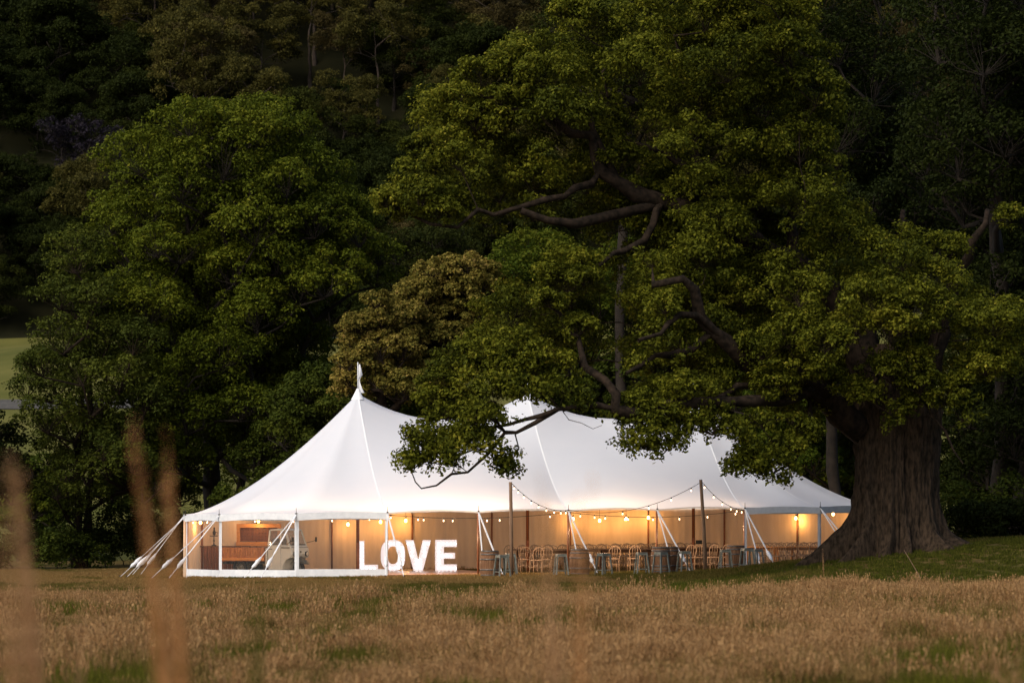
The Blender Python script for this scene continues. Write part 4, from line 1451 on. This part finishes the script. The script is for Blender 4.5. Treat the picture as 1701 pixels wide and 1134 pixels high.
def chair_proto():
    o = empty('bentwood_chair', (0, 0, 0))
    MB().lathe([(0, .0), (.185, 0), (.2, .012), (.2, .028), (.185, .04), (0, .034)], (0, 0, .44), 18).build('seat', M['chair'], o)
    hoop = [(-.165, -.165, 0), (-.155, -.15, .25), (-.16, -.16, .45), (-.20, -.19, .62), (-.195, -.215, .76), (-.12, -.23, .87), (0, -.235, .90), (.12, -.23, .87), (.195, -.215, .76), (.20, -.19, .62), (.16, -.16, .45), (.155, -.15, .25), (.165, -.165, 0)]
    MB().tube(hoop, .0145, 6).build('back_hoop', M['chair'], o)
    for x in (-.075, 0, .075):
        MB().tube([(x * .8, -.165, .46), (x * 1.2, -.20, .68), (x * 1.1, -.228, .885 - abs(x) * .25)], .008, 5).build('spindle', M['chair'], o)
    for sx in (-1, 1):
        MB().tube([(sx * .13, .14, .45), (sx * .16, .17, 0)], [.017, .013], 6).build('leg', M['chair'], o)
    MB().tube([(-.15, .155, .22), (.15, .155, .22)], .009, 5).build('stretcher', M['chair'], o)
    MB().tube([(-.155, -.15, .27), (.155, -.15, .27)], .009, 5).build('stretcher', M['chair'], o)
    for sx in (-1, 1):
        MB().tube([(sx * .152, .15, .18), (sx * .155, -.15, .24)], .008, 5).build('stretcher', M['chair'], o)
    return o


tp = table_proto('trestle_table', 2.44, .76, .75, M['table'])
cp = chair_proto()
tabs = []
rows = [(-.6, 'front'), (2.3, 'rear')]
first = True
nm_t = ['left', 'middle', 'right']
for t, rn in rows:
    for k in range(3):
        s = 7.15 + k * 2.47
        o = tp if first else copy_tree(tp)
        first = False
        w_ = W(s, t)
        o.location = (w_[0], w_[1], gl(s) + .003); o.rotation_euler = (0, 0, TA)
        tag(o, '%s table of the %s row of long dark dining tables' % (nm_t[k], rn), 'table', 'long dark dining tables')
first = True


def chair_at(x, y, z, rz, lab, grp):
    global first
    o = cp if first else copy_tree(cp)
    first = False
    o.location = (x, y, z); o.rotation_euler = (0, 0, rz)
    tag(o, lab, 'chair', grp)
    return o


for px, Y, a, lab in ((890, 99.4, .25, 'bentwood chair holding a black round bag, before the front tables'), (907, 100.6, -.1, 'bentwood chair just right of the one with the black bag'),
                      (1019, 100.3, .0, 'left of two bentwood chairs seen from behind between the stools'), (1052, 100.4, .05, 'right of two bentwood chairs seen from behind between the stools'),
                      (1143, 100.6, .3, 'bentwood chair right of the stool beside the paired barrels'), (1161, 101.0, -.2, 'bentwood chair below the small black speaker'),
                      (1184, 100.6, .1, 'bentwood chair just right of the leaning pole'), (1207, 100.8, .0, 'bentwood chair left of the reddish barrel'), (870, 101.2, .1, 'bentwood chair at the left end of the front tables')):
    x = (px - CAMX) / KF * Y
    s_, t_ = WT(x, Y)
    chair_at(x, Y, gl(s_) + .003, TA + a, lab, 'bentwood chairs pulled out before the front tables')
bag_x = (893 - CAMX) / KF * 99.4
for t, rz, grp, lab in ((.28, math.pi, 'bentwood chairs along the back of the front tables', 'bentwood chair in the close row behind the front dining tables'),
                        (1.42, 0, 'bentwood chairs along the front of the rear tables', 'bentwood chair in the close row before the rear dining tables'),
                        (3.18, math.pi, 'bentwood chairs along the back of the rear tables', 'bentwood chair in the close row behind the rear dining tables')):
    s = 6.1
    while s < 13.3:
        w_ = W(s + rnd.uniform(-.03, .03), t + rnd.uniform(-.04, .04))
        chair_at(w_[0], w_[1], gl(s) + .003, TA + rz + rnd.uniform(-.09, .09), lab, grp)
        s += .50
# timber tables in the right end
tp2 = table_proto('timber_table', 2.2, .8, .78, M['orange_wood'])
for k, (px, Y, a, lab) in enumerate(((1278, 103.4, -.35, 'orange timber table left of its neighbour in the right end of the tent'), (1325, 102.6, .05, 'orange timber table furthest right under the tent'))):
    o = tp2 if k == 0 else copy_tree(tp2)
    x = (px - CAMX) / KF * Y
    o.location = (x, Y, gl(WT(x, Y)[0]) + .003); o.rotation_euler = (0, 0, TA + a)
    tag(o, lab, 'table', 'orange timber tables in the right end')
for k in range(11):
    px = 1262 + k * 9.6
    Y = 104.4 - k * .06
    x = (px - CAMX) / KF * Y
    s_, t_ = WT(x, Y)
    chair_at(x, Y, gl(s_) + .003, TA + math.pi + rnd.uniform(-.1, .1), 'bentwood chair in the row behind the orange timber tables', 'bentwood chairs behind the orange tables')
for k, px in enumerate((1268, 1290, 1312, 1334, 1350)):
    Y = 101.7
    x = (px - CAMX) / KF * Y
    chair_at(x, Y, gl(WT(x, Y)[0]) + .003, TA + rnd.uniform(-.15, .15), 'bentwood chair pushed in before the orange timber tables', 'bentwood chairs before the orange tables')
# small black things
gx, gy = bag_x, 99.4
bag = MB().lathe([(0, -.10), (.06, -.10), (.095, -.06), (.10, .0), (.08, .06), (.03, .09), (0, .09)], (0, 0, .10), 14).tube([(-.05, 0, .17), (-.03, 0, .25), (.03, 0, .25), (.05, 0, .17)], .008, 5)
o = bag.build('black_bag', M['black'])
o.location = (gx, gy, gl(WT(gx, gy)[0]) + .003 + .48)
tag(o, 'small round black bag on the seat of a bentwood chair', 'bag')
Y = 102.55
x = (1161 - CAMX) / KF * Y
sp_ = empty('small_speaker', (x, Y, gl(WT(x, Y)[0]) + .755), TA, label='small black boxy speaker on a short stand on the dining table', cat='speaker')
MB().box((0, 0, .22), (.20, .13, .14), .15).build('body', M['black'], sp_, bevel=.015)
MB().lathe([(.05, 0), (.05, .01), (.012, .02), (.012, .16)], (0, 0, 0), 12).build('stand', M['black'], sp_)

# ---------------------------------------------------------------- three wheeled truck
TYaw = math.radians(-27)
TY = 104.6
tx = (446 - CAMX) / KF * TY
tr = empty('three_wheeled_truck', (tx, TY, gl(WT(tx, TY)[0]) + .01), TYaw, label='small cream grey three wheeled truck with a slatted wooden tray, parked inside the tent', cat='truck')
Wd = .60     # half width of the cab
# lower cab body
low = [(.33, .22), (.33, 1.04), (1.24, 1.04), (1.31, .93), (1.34, .74), (1.30, .60), (1.10, .52), (1.00, .36), (.95, .18), (.90, .14), (.42, .14)]
MB().prism(low, -Wd, Wd).build('cab_body', M['paint'], tr, bevel=.05)
# roof and pillars
rf = [(.36, 1.55), (.42, 1.60), (.80, 1.63), (1.02, 1.60), (1.08, 1.555)]
MB().prism(rf, -Wd + .04, Wd - .04).build('cab_roof', M['paint'], tr, bevel=.02)
mb = MB()
for sy in (-1, 1):
    y0, y1 = sy * (Wd - .03), sy * (Wd - .07)
    mb.bar((.36, y0, 1.03), (.40, y1, 1.57), .055)
    mb.bar((.86, y0, 1.03), (.86, y1, 1.57), .045)
    mb.bar((1.22, y0, 1.03), (1.04, y1, 1.57), .05)
mb.bar((1.22, 0, 1.03), (1.05, 0, 1.57), .03)
mb.build('pillars', M['paint'], tr)
MB().add([(.40, -Wd + .06, 1.04), (.40, Wd - .06, 1.04), (.42, Wd - .10, 1.57), (.42, -Wd + .10, 1.57)], [(0, 1, 2, 3)]).build('rear_window', M['glass'], tr)
MB().add([(1.215, -Wd + .05, 1.045), (1.215, Wd - .05, 1.045), (1.045, Wd - .09, 1.56), (1.045, -Wd + .09, 1.56)], [(0, 1, 2, 3)]).build('windscreen', M['glass'], tr)
for sy in (-1, 1):
    d = MB().prism([(.38, .17), (.88, .17), (.88, 1.035), (.38, 1.035)], sy * (Wd + .001), sy * (Wd + .022)).build('door', M['paint'], tr, bevel=.012)
    MB().bar((.42, sy * (Wd + .035), .90), (.54, sy * (Wd + .035), .90), .02).build('handle', M['chassis'], d)
    MB().add([(.40, sy * (Wd - .03), 1.05), (.84, sy * (Wd - .03), 1.05), (.84, sy * (Wd - .07), 1.54), (.42, sy * (Wd - .07), 1.54)], [(0, 1, 2, 3)]).build('window', M['glass'], d)
    MB().add([(.885, sy * (Wd - .03), 1.05), (1.19, sy * (Wd - .03), 1.05), (1.04, sy * (Wd - .07), 1.54), (.885, sy * (Wd - .07), 1.54)], [(0, 1, 2, 3)]).build('quarter_window', M['glass'], tr)
    # mirrors
    mb = MB(); mb.tube([(1.15, sy * .58, 1.10), (1.38, sy * .74, 1.17), (1.50, sy * .80, 1.22)], .010, 6)
    mm = mb.build('mirror', M['chassis'], tr)
    MB().box((1.50, sy * .80, 1.24), (.03, .10, .17)).build('mirror_glass', M['chassis'], mm, bevel=.01)
    # headlights
    hl = MB().lathe([(.0, .0), (.085, .0), (.095, .03), (.09, .07)], (1.315, sy * .40, .73), 18, axis='x').build('headlight', M['chassis'], tr)
    MB().lathe([(.0, .085), (.05, .08), (.078, .066)], (1.32, sy * .40, .73), 16, axis='x').build('lens', M['lens'], hl)
MB().bar((.90, -Wd - .012, .95), (1.26, -Wd - .012, .95), .016, .03).bar((1.29, -Wd + .02, .95), (1.29, Wd - .02, .95), .016, .03).bar((.90, Wd + .012, .95), (1.26, Wd + .012, .95), .016, .03).build('belt_trim', M['chassis'], tr)
MB().bar((1.235, -.50, 1.055), (1.235, .50, 1.055), .02, .035).build('windscreen_rubber', M['chassis'], tr)
MB().tube([(1.245, -.35, 1.07), (1.17, -.1, 1.22)], .006, 5).build('wiper', M['chassis'], tr)
MB().lathe([(.0, .012), (.035, .008), (.04, .0)], (1.345, 0, .80), 14, axis='x').build('badge', M['chassis'], tr)
MB().box((.62, 0, .80), (.40, .9, .12)).box((.44, 0, 1.05), (.10, .9, .45)).build('seat', M['chassis'], tr, bevel=.03)
MB().tube([(1.0 + .03 * math.sin(a) * 0, .0 + .17 * math.cos(a), 1.10 + .15 * math.sin(a)) for a in np.linspace(0, 6.283, 17)], .012, 5, False).tube([(1.15, 0, .95), (1.0, 0, 1.10)], .015, 6).build('steering_wheel', M['chassis'], tr)
# tray
MB().box((-.62, 0, .40), (1.86, .70, .09)).box((.10, 0, .50), (.42, 1.0, .28)).build('chassis', M['chassis'], tr, bevel=.01)
bedL, bedR = -1.58, .22
MB().box(((bedL + bedR) / 2, 0, .49), (bedR - bedL, 1.28, .05)).build('tray_floor', M['slat_wood'], tr)
for sy in (-1, 1):
    n = 26
    for k in range(n):
        x = bedL + (bedR - bedL) * (k + .5) / n
        MB().box((x, sy * .66, .73 + rnd.uniform(-.004, .004)), ((bedR - bedL) / n - .007, .02 + rnd.uniform(0, .006), .44)).build('tray_slat', M['slat_wood'], tr)
    MB().bar((bedL - .01, sy * .678, .535), (bedR + .01, sy * .678, .535), .018, .09).build('tray_rail', M['orange_wood'], tr)
for xx in (bedL, bedR):
    for k in range(16):
        y = -.64 + 1.28 * (k + .5) / 16
        MB().box((xx, y, .73), (.02, .073, .44)).build('tray_slat', M['slat_wood'], tr)
MB().box((.275, -.30, .62), (.08, .62, .62)).build('side_locker', M['paint'], tr, bevel=.02)


def wheel(x, y, r, w):
    o = MB().lathe([(r * .62, -w / 2), (r * .93, -w / 2), (r, -w * .3), (r, w * .3), (r * .93, w / 2), (r * .62, w / 2), (r * .62, -w / 2)], (x, y, r), 28, axis='y').build('wheel', M['tyre'], tr)
    for sy in (-1, 1):
        MB().lathe([(0, w * .30 * sy), (r * .25, w * .36 * sy), (r * .30, w * .22 * sy), (r * .58, w * .25 * sy), (r * .64, w * .46 * sy)], (x, y, r), 22, axis='y').build('rim', M['mudguard'], o)


for sy in (-1, 1):
    wheel(-.80, sy * .54, .235, .13)
    prof = []
    mb = MB(); vs = []; fs = []
    for k in range(13):
        a = math.radians(-10 + 200 * k / 12)
        for dy in (-.09, .09): vs.append((-.80 + .30 * math.cos(a), sy * (.54) + dy, .235 + .30 * math.sin(a)))
    fs = [(2 * k, 2 * k + 1, 2 * k + 3, 2 * k + 2) for k in range(12)]
    mb.add(vs, fs, True); mb.build('mudguard', M['mudguard'], tr)
    MB().bar((-1.62, sy * .45, .40), (-1.45, sy * .45, .40), .10, .08).build('tail_lamp', M['chassis'], tr)
wheel(1.27, 0, .225, .12)
vs = []; fs = []
for k in range(11):
    a = math.radians(25 + 130 * k / 10)
    for j, dy in enumerate((-.17, -.10, .10, .17)):
        rr = .29 + (.045 if abs(dy) < .15 else -.02)
        vs.append((1.28 + (rr + (.07 if k < 3 else 0)) * math.cos(a), dy, .245 + rr * math.sin(a)))
fs = [(4 * k + j, 4 * k + j + 1, 4 * k + j + 5, 4 * k + j + 4) for k in range(10) for j in range(3)]
MB().add(vs, fs, True).prism([(1.24, .42), (1.60, .36), (1.62, .42), (1.40, .58), (1.25, .68)], -.13, .13).build('front_mudguard', M['mudguard'], tr)
MB().bar((1.30, -.10, .22), (1.26, -.10, .55), .03).bar((1.30, .10, .22), (1.26, .10, .55), .03).build('fork', M['chassis'], tr)

# ---------------------------------------------------------------- bar behind the truck
Y = 106.3
x = (372 - CAMX) / KF * Y
zg = gl(WT(x, Y)[0])
bar = empty('bar_counter', (x, Y, zg), TA * .4, label='dark brown wooden bar counter in the left end of the tent', cat='bar')
MB().box((.05, 0, 1.0), (1.85, .62, .045)).build('counter_top', M['table'], bar, bevel=.006)
for k in range(11):
    MB().box((-.66 + k * .145, -.27, .49), (.139, .025 + rnd.uniform(0, .006), .97)).build('plank', M['dark_wood'], bar)
MB().box((-.72, .02, .49), (.03, .52, .97)).box((.92, .02, .49), (.03, .52, .97)).build('side_panel', M['dark_wood'], bar)
bt = empty('beer_tap', (x - .36, Y - .05, zg + 1.023), 0, label='dark iron cask stand with a tap on the bar counter', cat='tap')
MB().lathe([(.10, 0), (.10, .02), (.025, .05), (.02, .14), (.035, .18), (.018, .24), (.02, .34)], (0, 0, 0), 14).build('column', M['iron'], bt)
MB().box((0, 0, .36), (.28, .10, .03)).build('cross_bar', M['iron'], bt, bevel=.006)
MB().lathe([(.03, .38), (.055, .42), (.06, .50), (.03, .56), (.025, .63), (.035, .66), (0, .68)], (.01, 0, 0), 12).tube([(.03, 0, .47), (.12, -.02, .49), (.14, -.02, .43)], .012, 6).build('spout', M['iron'], bt)
Y = 107.6
x = (430 - CAMX) / KF * Y
zg = gl(WT(x, Y)[0])
bb = empty('back_bar', (x, Y, zg), 0, label='orange timber framed back bar with a brown pegboard, behind the truck', cat='shelf')
zt, zb, hw = 1.80, 1.04, .82
MB().box((0, 0, zt - .07), (2 * hw, .14, .14)).build('top_beam', M['orange_wood'], bb, bevel=.006)
MB().box((0, -.01, zb + .02), (2 * hw, .30, .16)).build('shelf_beam', M['orange_wood'], bb, bevel=.006)
for sx in (-1, 1):
    MB().box((sx * (hw - .065), 0, (zt - .14 + zb + .10) / 2), (.13, .139, zt - .14 - zb - .10)).build('upright', M['orange_wood'], bb, bevel=.006)
    MB().box((sx * (hw - .065), .02, (zb - .06) / 2), (.12, .13, zb - .06)).build('leg', M['orange_wood'], bb, bevel=.006)
MB().box((0, .055, (zt + zb) / 2), (2 * hw - .262, .02, zt - zb - .242)).build('pegboard', M['dark_wood'], bb)
peg = MB().lathe([(0, 0), (.014, 0), (.014, -.07), (0, -.07)], (0, 0, 0), 6, axis='y').mesh('peg', M['chassis'])
for r in range(4):
    for c in range(11):
        q = link_mesh('peg', peg, bb); q.location = (-.6 + c * .12, .044, zb + .19 + r * .12)
for k in range(10):
    MB().box((-.70 + k * .155, .06, .47), (.15, .02, .92)).build('plank', M['dark_wood'], bb)
Y = 107.2
x = (430 - CAMX) / KF * Y
ld = bpy.data.lights.new('lamp_light', 'POINT'); ld.energy = 16; ld.color = (1, .55, .18); ld.shadow_soft_size = .05
o = empty('pendant_lamp', (x - .02, Y, zg + 1.98), label='amber bulb just above the back bar', cat='pendant lamp', group='amber pendant bulbs along the back wall')
link_mesh('bulb', amb_me, o); link_mesh('lamp_cap', cap_me, o)
lo = bpy.data.objects.new('lamp_light', ld); COL.objects.link(lo); lo.parent = o; lo.location = (0, -.05, -.2)


# ---------------------------------------------------------------- grass
def grass_mat(name, cs):
    m = mat(name, cs[0], .8, var=cs, transl=.35, spec=.04)
    return m


M['g_dry'] = grass_mat('dry_grass', [(.10, .060, .021), (.24, .145, .050), (.40, .275, .115)])
M['g_red'] = grass_mat('russet_seed_grass', [(.12, .056, .022), (.27, .145, .058), (.44, .265, .12)])
M['g_green'] = grass_mat('meadow_grass', [(.055, .060, .008), (.11, .11, .014), (.20, .18, .028)])
M['g_olive'] = grass_mat('olive_grass', [(.06, .050, .013), (.12, .095, .022), (.21, .17, .045)])
M['g_moss'] = grass_mat('bright_lawn', [(.040, .048, .008), (.075, .080, .012), (.12, .12, .018)])
M['stalk'] = grass_mat('orange_stalks', [(.42, .18, .06), (.58, .29, .115), (.70, .41, .19)])
M['stalk_pale'] = grass_mat('faded_stalks', [(.34, .17, .075), (.48, .27, .13), (.60, .38, .21)])
M['stalk_green'] = grass_mat('green_blades', [(.06, .08, .008), (.10, .12, .012), (.15, .16, .02)])


def tuft(name, n, h, spread, w, m, rg, head=0.0):
    V, F, T = [], [], []
    for k in range(n):
        a = rg.uniform(0, 6.283); r0 = spread * math.sqrt(rg.random())
        x, y = r0 * math.cos(a), r0 * math.sin(a)
        hh = h * rg.uniform(.5, 1.15)
        lean = rg.normal(0, .28, 2) * hh + np.array([math.cos(a), math.sin(a)]) * .12 * hh
        b = rg.uniform(0, 6.283)
        wx, wy = w * math.cos(b) / 2, w * math.sin(b) / 2
        tn = float(np.clip(rg.normal(.45, .30), 0, 1))
        i = len(V)
        V += [(x - wx, y - wy, 0), (x + wx, y + wy, 0), (x + lean[0] * .35 + wx * .8, y + lean[1] * .35 + wy * .8, hh * .55), (x + lean[0] * .35 - wx * .8, y + lean[1] * .35 - wy * .8, hh * .55),
              (x + lean[0] + wx * .15, y + lean[1] + wy * .15, hh), (x + lean[0] - wx * .15, y + lean[1] - wy * .15, hh)]
        F += [(i, i + 1, i + 2, i + 3), (i + 3, i + 2, i + 4, i + 5)]
        T += [tn] * 6
        if head and rg.random() < head:
            for q in range(5):
                c = np.array([x + lean[0] * (1 - q * .05), y + lean[1] * (1 - q * .05), hh * (1.02 - q * .07)])
                d1, d2 = rg.normal(size=3) * .005, rg.normal(size=3) * .006 + np.array([0, 0, .016])
                i = len(V)
                V += [tuple(c - d1), tuple(c - d2), tuple(c + d1), tuple(c + d2)]
                F.append((i, i + 1, i + 2, i + 3)); T += [min(tn + .3, 1)] * 4
    return bpy.data.objects.new(name, np_mesh(name, V, F, m, False, T))


rg = np.random.default_rng(77)
tufts = [tuft('grass_blades', 70, .27, .22, .005, M['g_dry'], rg, .35), tuft('grass_blades', 70, .31, .22, .0045, M['g_red'], rg, .5), tuft('grass_blades', 64, .26, .18, .007, M['g_green'], rg),
         tuft('grass_blades', 60, .20, .18, .007, M['g_olive'], rg), tuft('grass_blades', 46, .10, .17, .014, M['g_olive'], rg), tuft('grass_blades', 50, .09, .17, .015, M['g_moss'], rg),
         tuft('grass_blades', 46, .11, .17, .013, M['g_dry'], rg)]
gcol = bpy.data.collections.new('grass_kinds')
for k, t_ in enumerate(tufts):
    t_.name = 'grass_blades_%d' % k
    gcol.objects.link(t_)


def field(name, n, ylo, yhi, choose, label):
    P, I, SCL = [], [], []
    k = 0
    Ys = ylo + (yhi - ylo) * np.sqrt(rg.random(n) * (1 - (ylo / yhi) ** 2) + (ylo / yhi) ** 2) * 1.0
    Ys = np.sqrt(rg.random(n) * (yhi ** 2 - ylo ** 2) + ylo ** 2)
    Xs = rg.uniform(-1, 1, n) * (.190 * Ys + 1.2)
    for x, y in zip(Xs, Ys):
        c = choose(x, y)
        if c is None: continue
        P.append((x, y)); I.append(c[0]); SCL.append(c[1])
    P = np.array(P)
    V = np.column_stack([P, terr(P[:, 0], P[:, 1]) - .01])
    me = bpy.data.meshes.new(name)
    me.vertices.add(len(V)); me.vertices.foreach_set('co', V.astype(np.float32).ravel())
    a = me.attributes.new('kind', 'INT', 'POINT'); a.data.foreach_set('value', np.array(I, dtype=np.int32))
    a = me.attributes.new('size', 'FLOAT', 'POINT'); a.data.foreach_set('value', np.array(SCL, dtype=np.float32))
    a = me.attributes.new('turn', 'FLOAT', 'POINT'); a.data.foreach_set('value', rg.uniform(0, 6.283, len(V)).astype(np.float32))
    me.update()
    o = link_mesh(name, me, kind='stuff')
    tag(o, label, 'grass')
    ng = bpy.data.node_groups.new(name, 'GeometryNodeTree')
    ng.interface.new_socket('Geometry', in_out='INPUT', socket_type='NodeSocketGeometry')
    ng.interface.new_socket('Geometry', in_out='OUTPUT', socket_type='NodeSocketGeometry')
    N, L_ = ng.nodes, ng.links
    gi, go = N.new('NodeGroupInput'), N.new('NodeGroupOutput')
    ci = N.new('GeometryNodeCollectionInfo'); ci.inputs[0].default_value = gcol; ci.inputs[1].default_value = True; ci.inputs[2].default_value = True
    ip = N.new('GeometryNodeInstanceOnPoints')
    ip.inputs['Pick Instance'].default_value = True
    m2p = N.new('GeometryNodeMeshToPoints')
    def attr(nm, ty):
        q = N.new('GeometryNodeInputNamedAttribute'); q.data_type = ty; q.inputs[0].default_value = nm
        return q.outputs[0]
    cx = N.new('ShaderNodeCombineXYZ')
    L_.new(attr('turn', 'FLOAT'), cx.inputs[2])
    L_.new(gi.outputs[0], m2p.inputs[0])
    L_.new(m2p.outputs[0], ip.inputs['Points'])
    L_.new(ci.outputs[0], ip.inputs['Instance'])
    L_.new(attr('kind', 'INT'), ip.inputs['Instance Index'])
    L_.new(cx.outputs[0], ip.inputs['Rotation'])
    L_.new(attr('size', 'FLOAT'), ip.inputs['Scale'])
    L_.new(ip.outputs[0], go.inputs[0])
    md = o.modifiers.new('scatter', 'NODES'); md.node_group = ng
    return o


def on_tent(x, y):
    s, t = WT(x, y)
    return -6.5 < s < 19 and abs(t) < R_ - .05 and (0 < s < 12.2 or math.hypot(s if s < 0 else s - 12.2, t) < R_)


def choose_field(x, y):
    n1 = noise.noise(Vector((x * .16, y * .10, .5)))
    n2 = noise.noise(Vector((x * .55, y * .40, 7.5)))
    n3 = noise.noise(Vector((x * 1.6, y * 1.2, 2.5)))
    q = n1 * 1.4 + n2 * .9 + n3 * .4 + rg.normal() * .16 + .10 * (x < -2) - .07 * (x > 2) + .006 * (47 - y)
    edge = 66 + 3 * n1 - 5 * (x > 0) * min(x / 8, 1) * -1
    if y > edge + 5 * n2:      # short turf towards the tent
        if on_tent(x, y): return None
        if x > 2.5 + 2 * n2 and y > 74:
            if rg.random() < .25: return None
            return (5 if q > -.25 else 4, rg.uniform(.7, 1.3))
        if y < edge + 14 and rg.random() < .22 * (1 - (y - edge) / 14): return (1 if q < 0 else 3, rg.uniform(.4, .9))
        return ((6 if q < .0 else 4) if q < .55 else 5, rg.uniform(.6, 1.2))
    gap = noise.noise(Vector((x * 1.1, y * .6, 12.5)))
    if gap < -.12 and rg.random() < .65: return (4 if n3 > 0 else 6, rg.uniform(.8, 1.5))
    if rg.random() < .02: return (1, rg.uniform(1.2, 1.7))
    h_ = .85 + .55 * noise.noise(Vector((x * .8, y * .5, 22.5)))
    if q > .28: return (2, h_ * rg.uniform(.5, 1.2))
    if q > .02: return (3, h_ * rg.uniform(.6, 1.5))
    if q > -.20: return (0, h_ * rg.uniform(.45, 1.25))
    return (1, h_ * rg.uniform(.45, 1.25))


field('meadow_grass', 62000, 30, 116, choose_field, 'dry tan and russet meadow grass with green patches, short turf near the tent')


# tall blurred plants close to the camera
def clump(name, px, py_top, Y, n, spread_px, lean_px, m, label, rg, head=True, wdt=.0022, hz=None, bot_px=None):
    x0 = (px - CAMX) / KF * Y
    g = (x0, Y, tz(x0, Y))
    o = empty(name, g, label=label, cat='grass clump', group='tall grass close to the camera')
    ztop = CAMZ - (py_top - HOR) / KF * Y - g[2]
    st = MB(); V, F, T = [], [], []
    for k in range(n):
        f = rg.random()
        a = rg.uniform(0, 6.283); r0 = spread_px / KF * Y * .35 * math.sqrt(rg.random())
        x, y = r0 * math.cos(a), r0 * math.sin(a)
        hh = ztop * (1 - .45 * rg.random() ** 1.2)
        tx_ = (lean_px[0] + (lean_px[1] - lean_px[0]) * f) / KF * Y * (hh / ztop) ** 2
        ty_ = rg.normal(0, .03)
        tp_ = lambda q: 1 - .88 * q
        pts = [(x * tp_(q) + tx_ * q ** 1.5, y * tp_(q) + ty_ * q * q, hh * q) for q in (0, .25, .5, .75, 1)]
        st.tube(pts, [wdt, wdt * .9, wdt * .8, wdt * .6, wdt * .3], 3, False)
        if head:
            for q in np.linspace(.50 + .2 * rg.random(), 1, 24):
                c = np.array([x * tp_(q) + tx_ * q ** 1.5, y * tp_(q) + ty_ * q * q, hh * q]) + rg.normal(0, .0035, 3)
                up = np.array([rg.normal(0, .3), rg.normal(0, .3), 1.0]); up /= np.linalg.norm(up)
                sd_ = np.cross(up, rg.normal(size=3)); sd_ /= np.linalg.norm(sd_)
                l_ = .034 * rg.uniform(.5, 1.3) * (1.4 - q)
                i = len(V)
                V += [tuple(c), tuple(c + sd_ * .005 + up * l_ * .5), tuple(c + up * l_ + sd_ * .010), tuple(c - sd_ * .004 + up * l_ * .5)]
                F.append((i, i + 1, i + 2, i + 3)); T += [float(rg.uniform(.3, 1))] * 4
        else:
            pass
    link_mesh('stems', st.mesh('stems', m, fix=False), o)
    if V: link_mesh('seed_heads', np_mesh('seed_heads', V, F, m, False, T), o)
    return o


rg = np.random.default_rng(9)
clump('tall_grass', 318, 696, 7.6, 30, 120, (-112, -96), M['stalk'], 'tall blurred orange grass clump crossing the left corner of the tent, its left leaning plume', rg)
clump('tall_grass', 322, 718, 7.9, 26, 120, (-56, -42), M['stalk'], 'tall blurred orange grass clump crossing the left corner of the tent, its upright right plume', rg)
clump('tall_grass', 135, 752, 8.8, 5, 24, (-14, 4), M['stalk_pale'], 'thin pale blurred stalk in front of the forked slender tree', rg)
clump('tall_grass', 100, 755, 7.4, 24, 90, (-92, -74), M['stalk_pale'], 'tall blurred brown grass leaning towards the left edge', rg)
clump('tall_grass', 40, 770, 7.0, 22, 90, (-50, 10), M['stalk_pale'], 'lower blurred brown grass at the left edge', rg)
clump('tall_grass', 945, 772, 7.4, 10, 50, (-56, -36), M['stalk_pale'], 'thin blurred brown grass in the centre, its left leaning plume before the roof', rg)
clump('tall_grass', 956, 768, 7.8, 9, 46, (-6, 34), M['stalk'], 'thin blurred brown grass in the centre, its upright stalks before the barrel', rg)
clump('green_grass', 432, 985, 9.5, 16, 60, (-30, 20), M['stalk_green'], 'blurred green grass blades at the bottom edge left of centre', rg, head=False, wdt=.006)
clump('green_grass', 262, 955, 15, 14, 40, (-14, 12), M['stalk_green'], 'blurred green blades behind the orange grass clump', rg, head=False, wdt=.006)
clump('green_grass', 1056, 948, 74, 22, 9, (-5, 5), M['stalk_green'], 'small tuft of green blades before the paired barrels', rg, head=False, wdt=.006)
clump('tall_grass', 1368, 890, 72, 5, 5, (-6, 2), M['stalk_pale'], 'single pale stalk before the root of the great tree', rg)
clump('tall_grass', 1700, 1060, 18, 30, 200, (-60, 60), M['stalk_pale'], 'brown grass at the lower right corner', rg)
st = MB().tube([(0, 0, 0), (-.12, 0, .35), (-.35, .05, .75), (-.5, .05, 1.0)], [.014, .012, .009, .005], 6).build('dead_stick', M['raw_pole'])
st.location = G(1535, 74)
tag(st, 'bare dead stick leaning in the grass below the great trunk', 'stick')
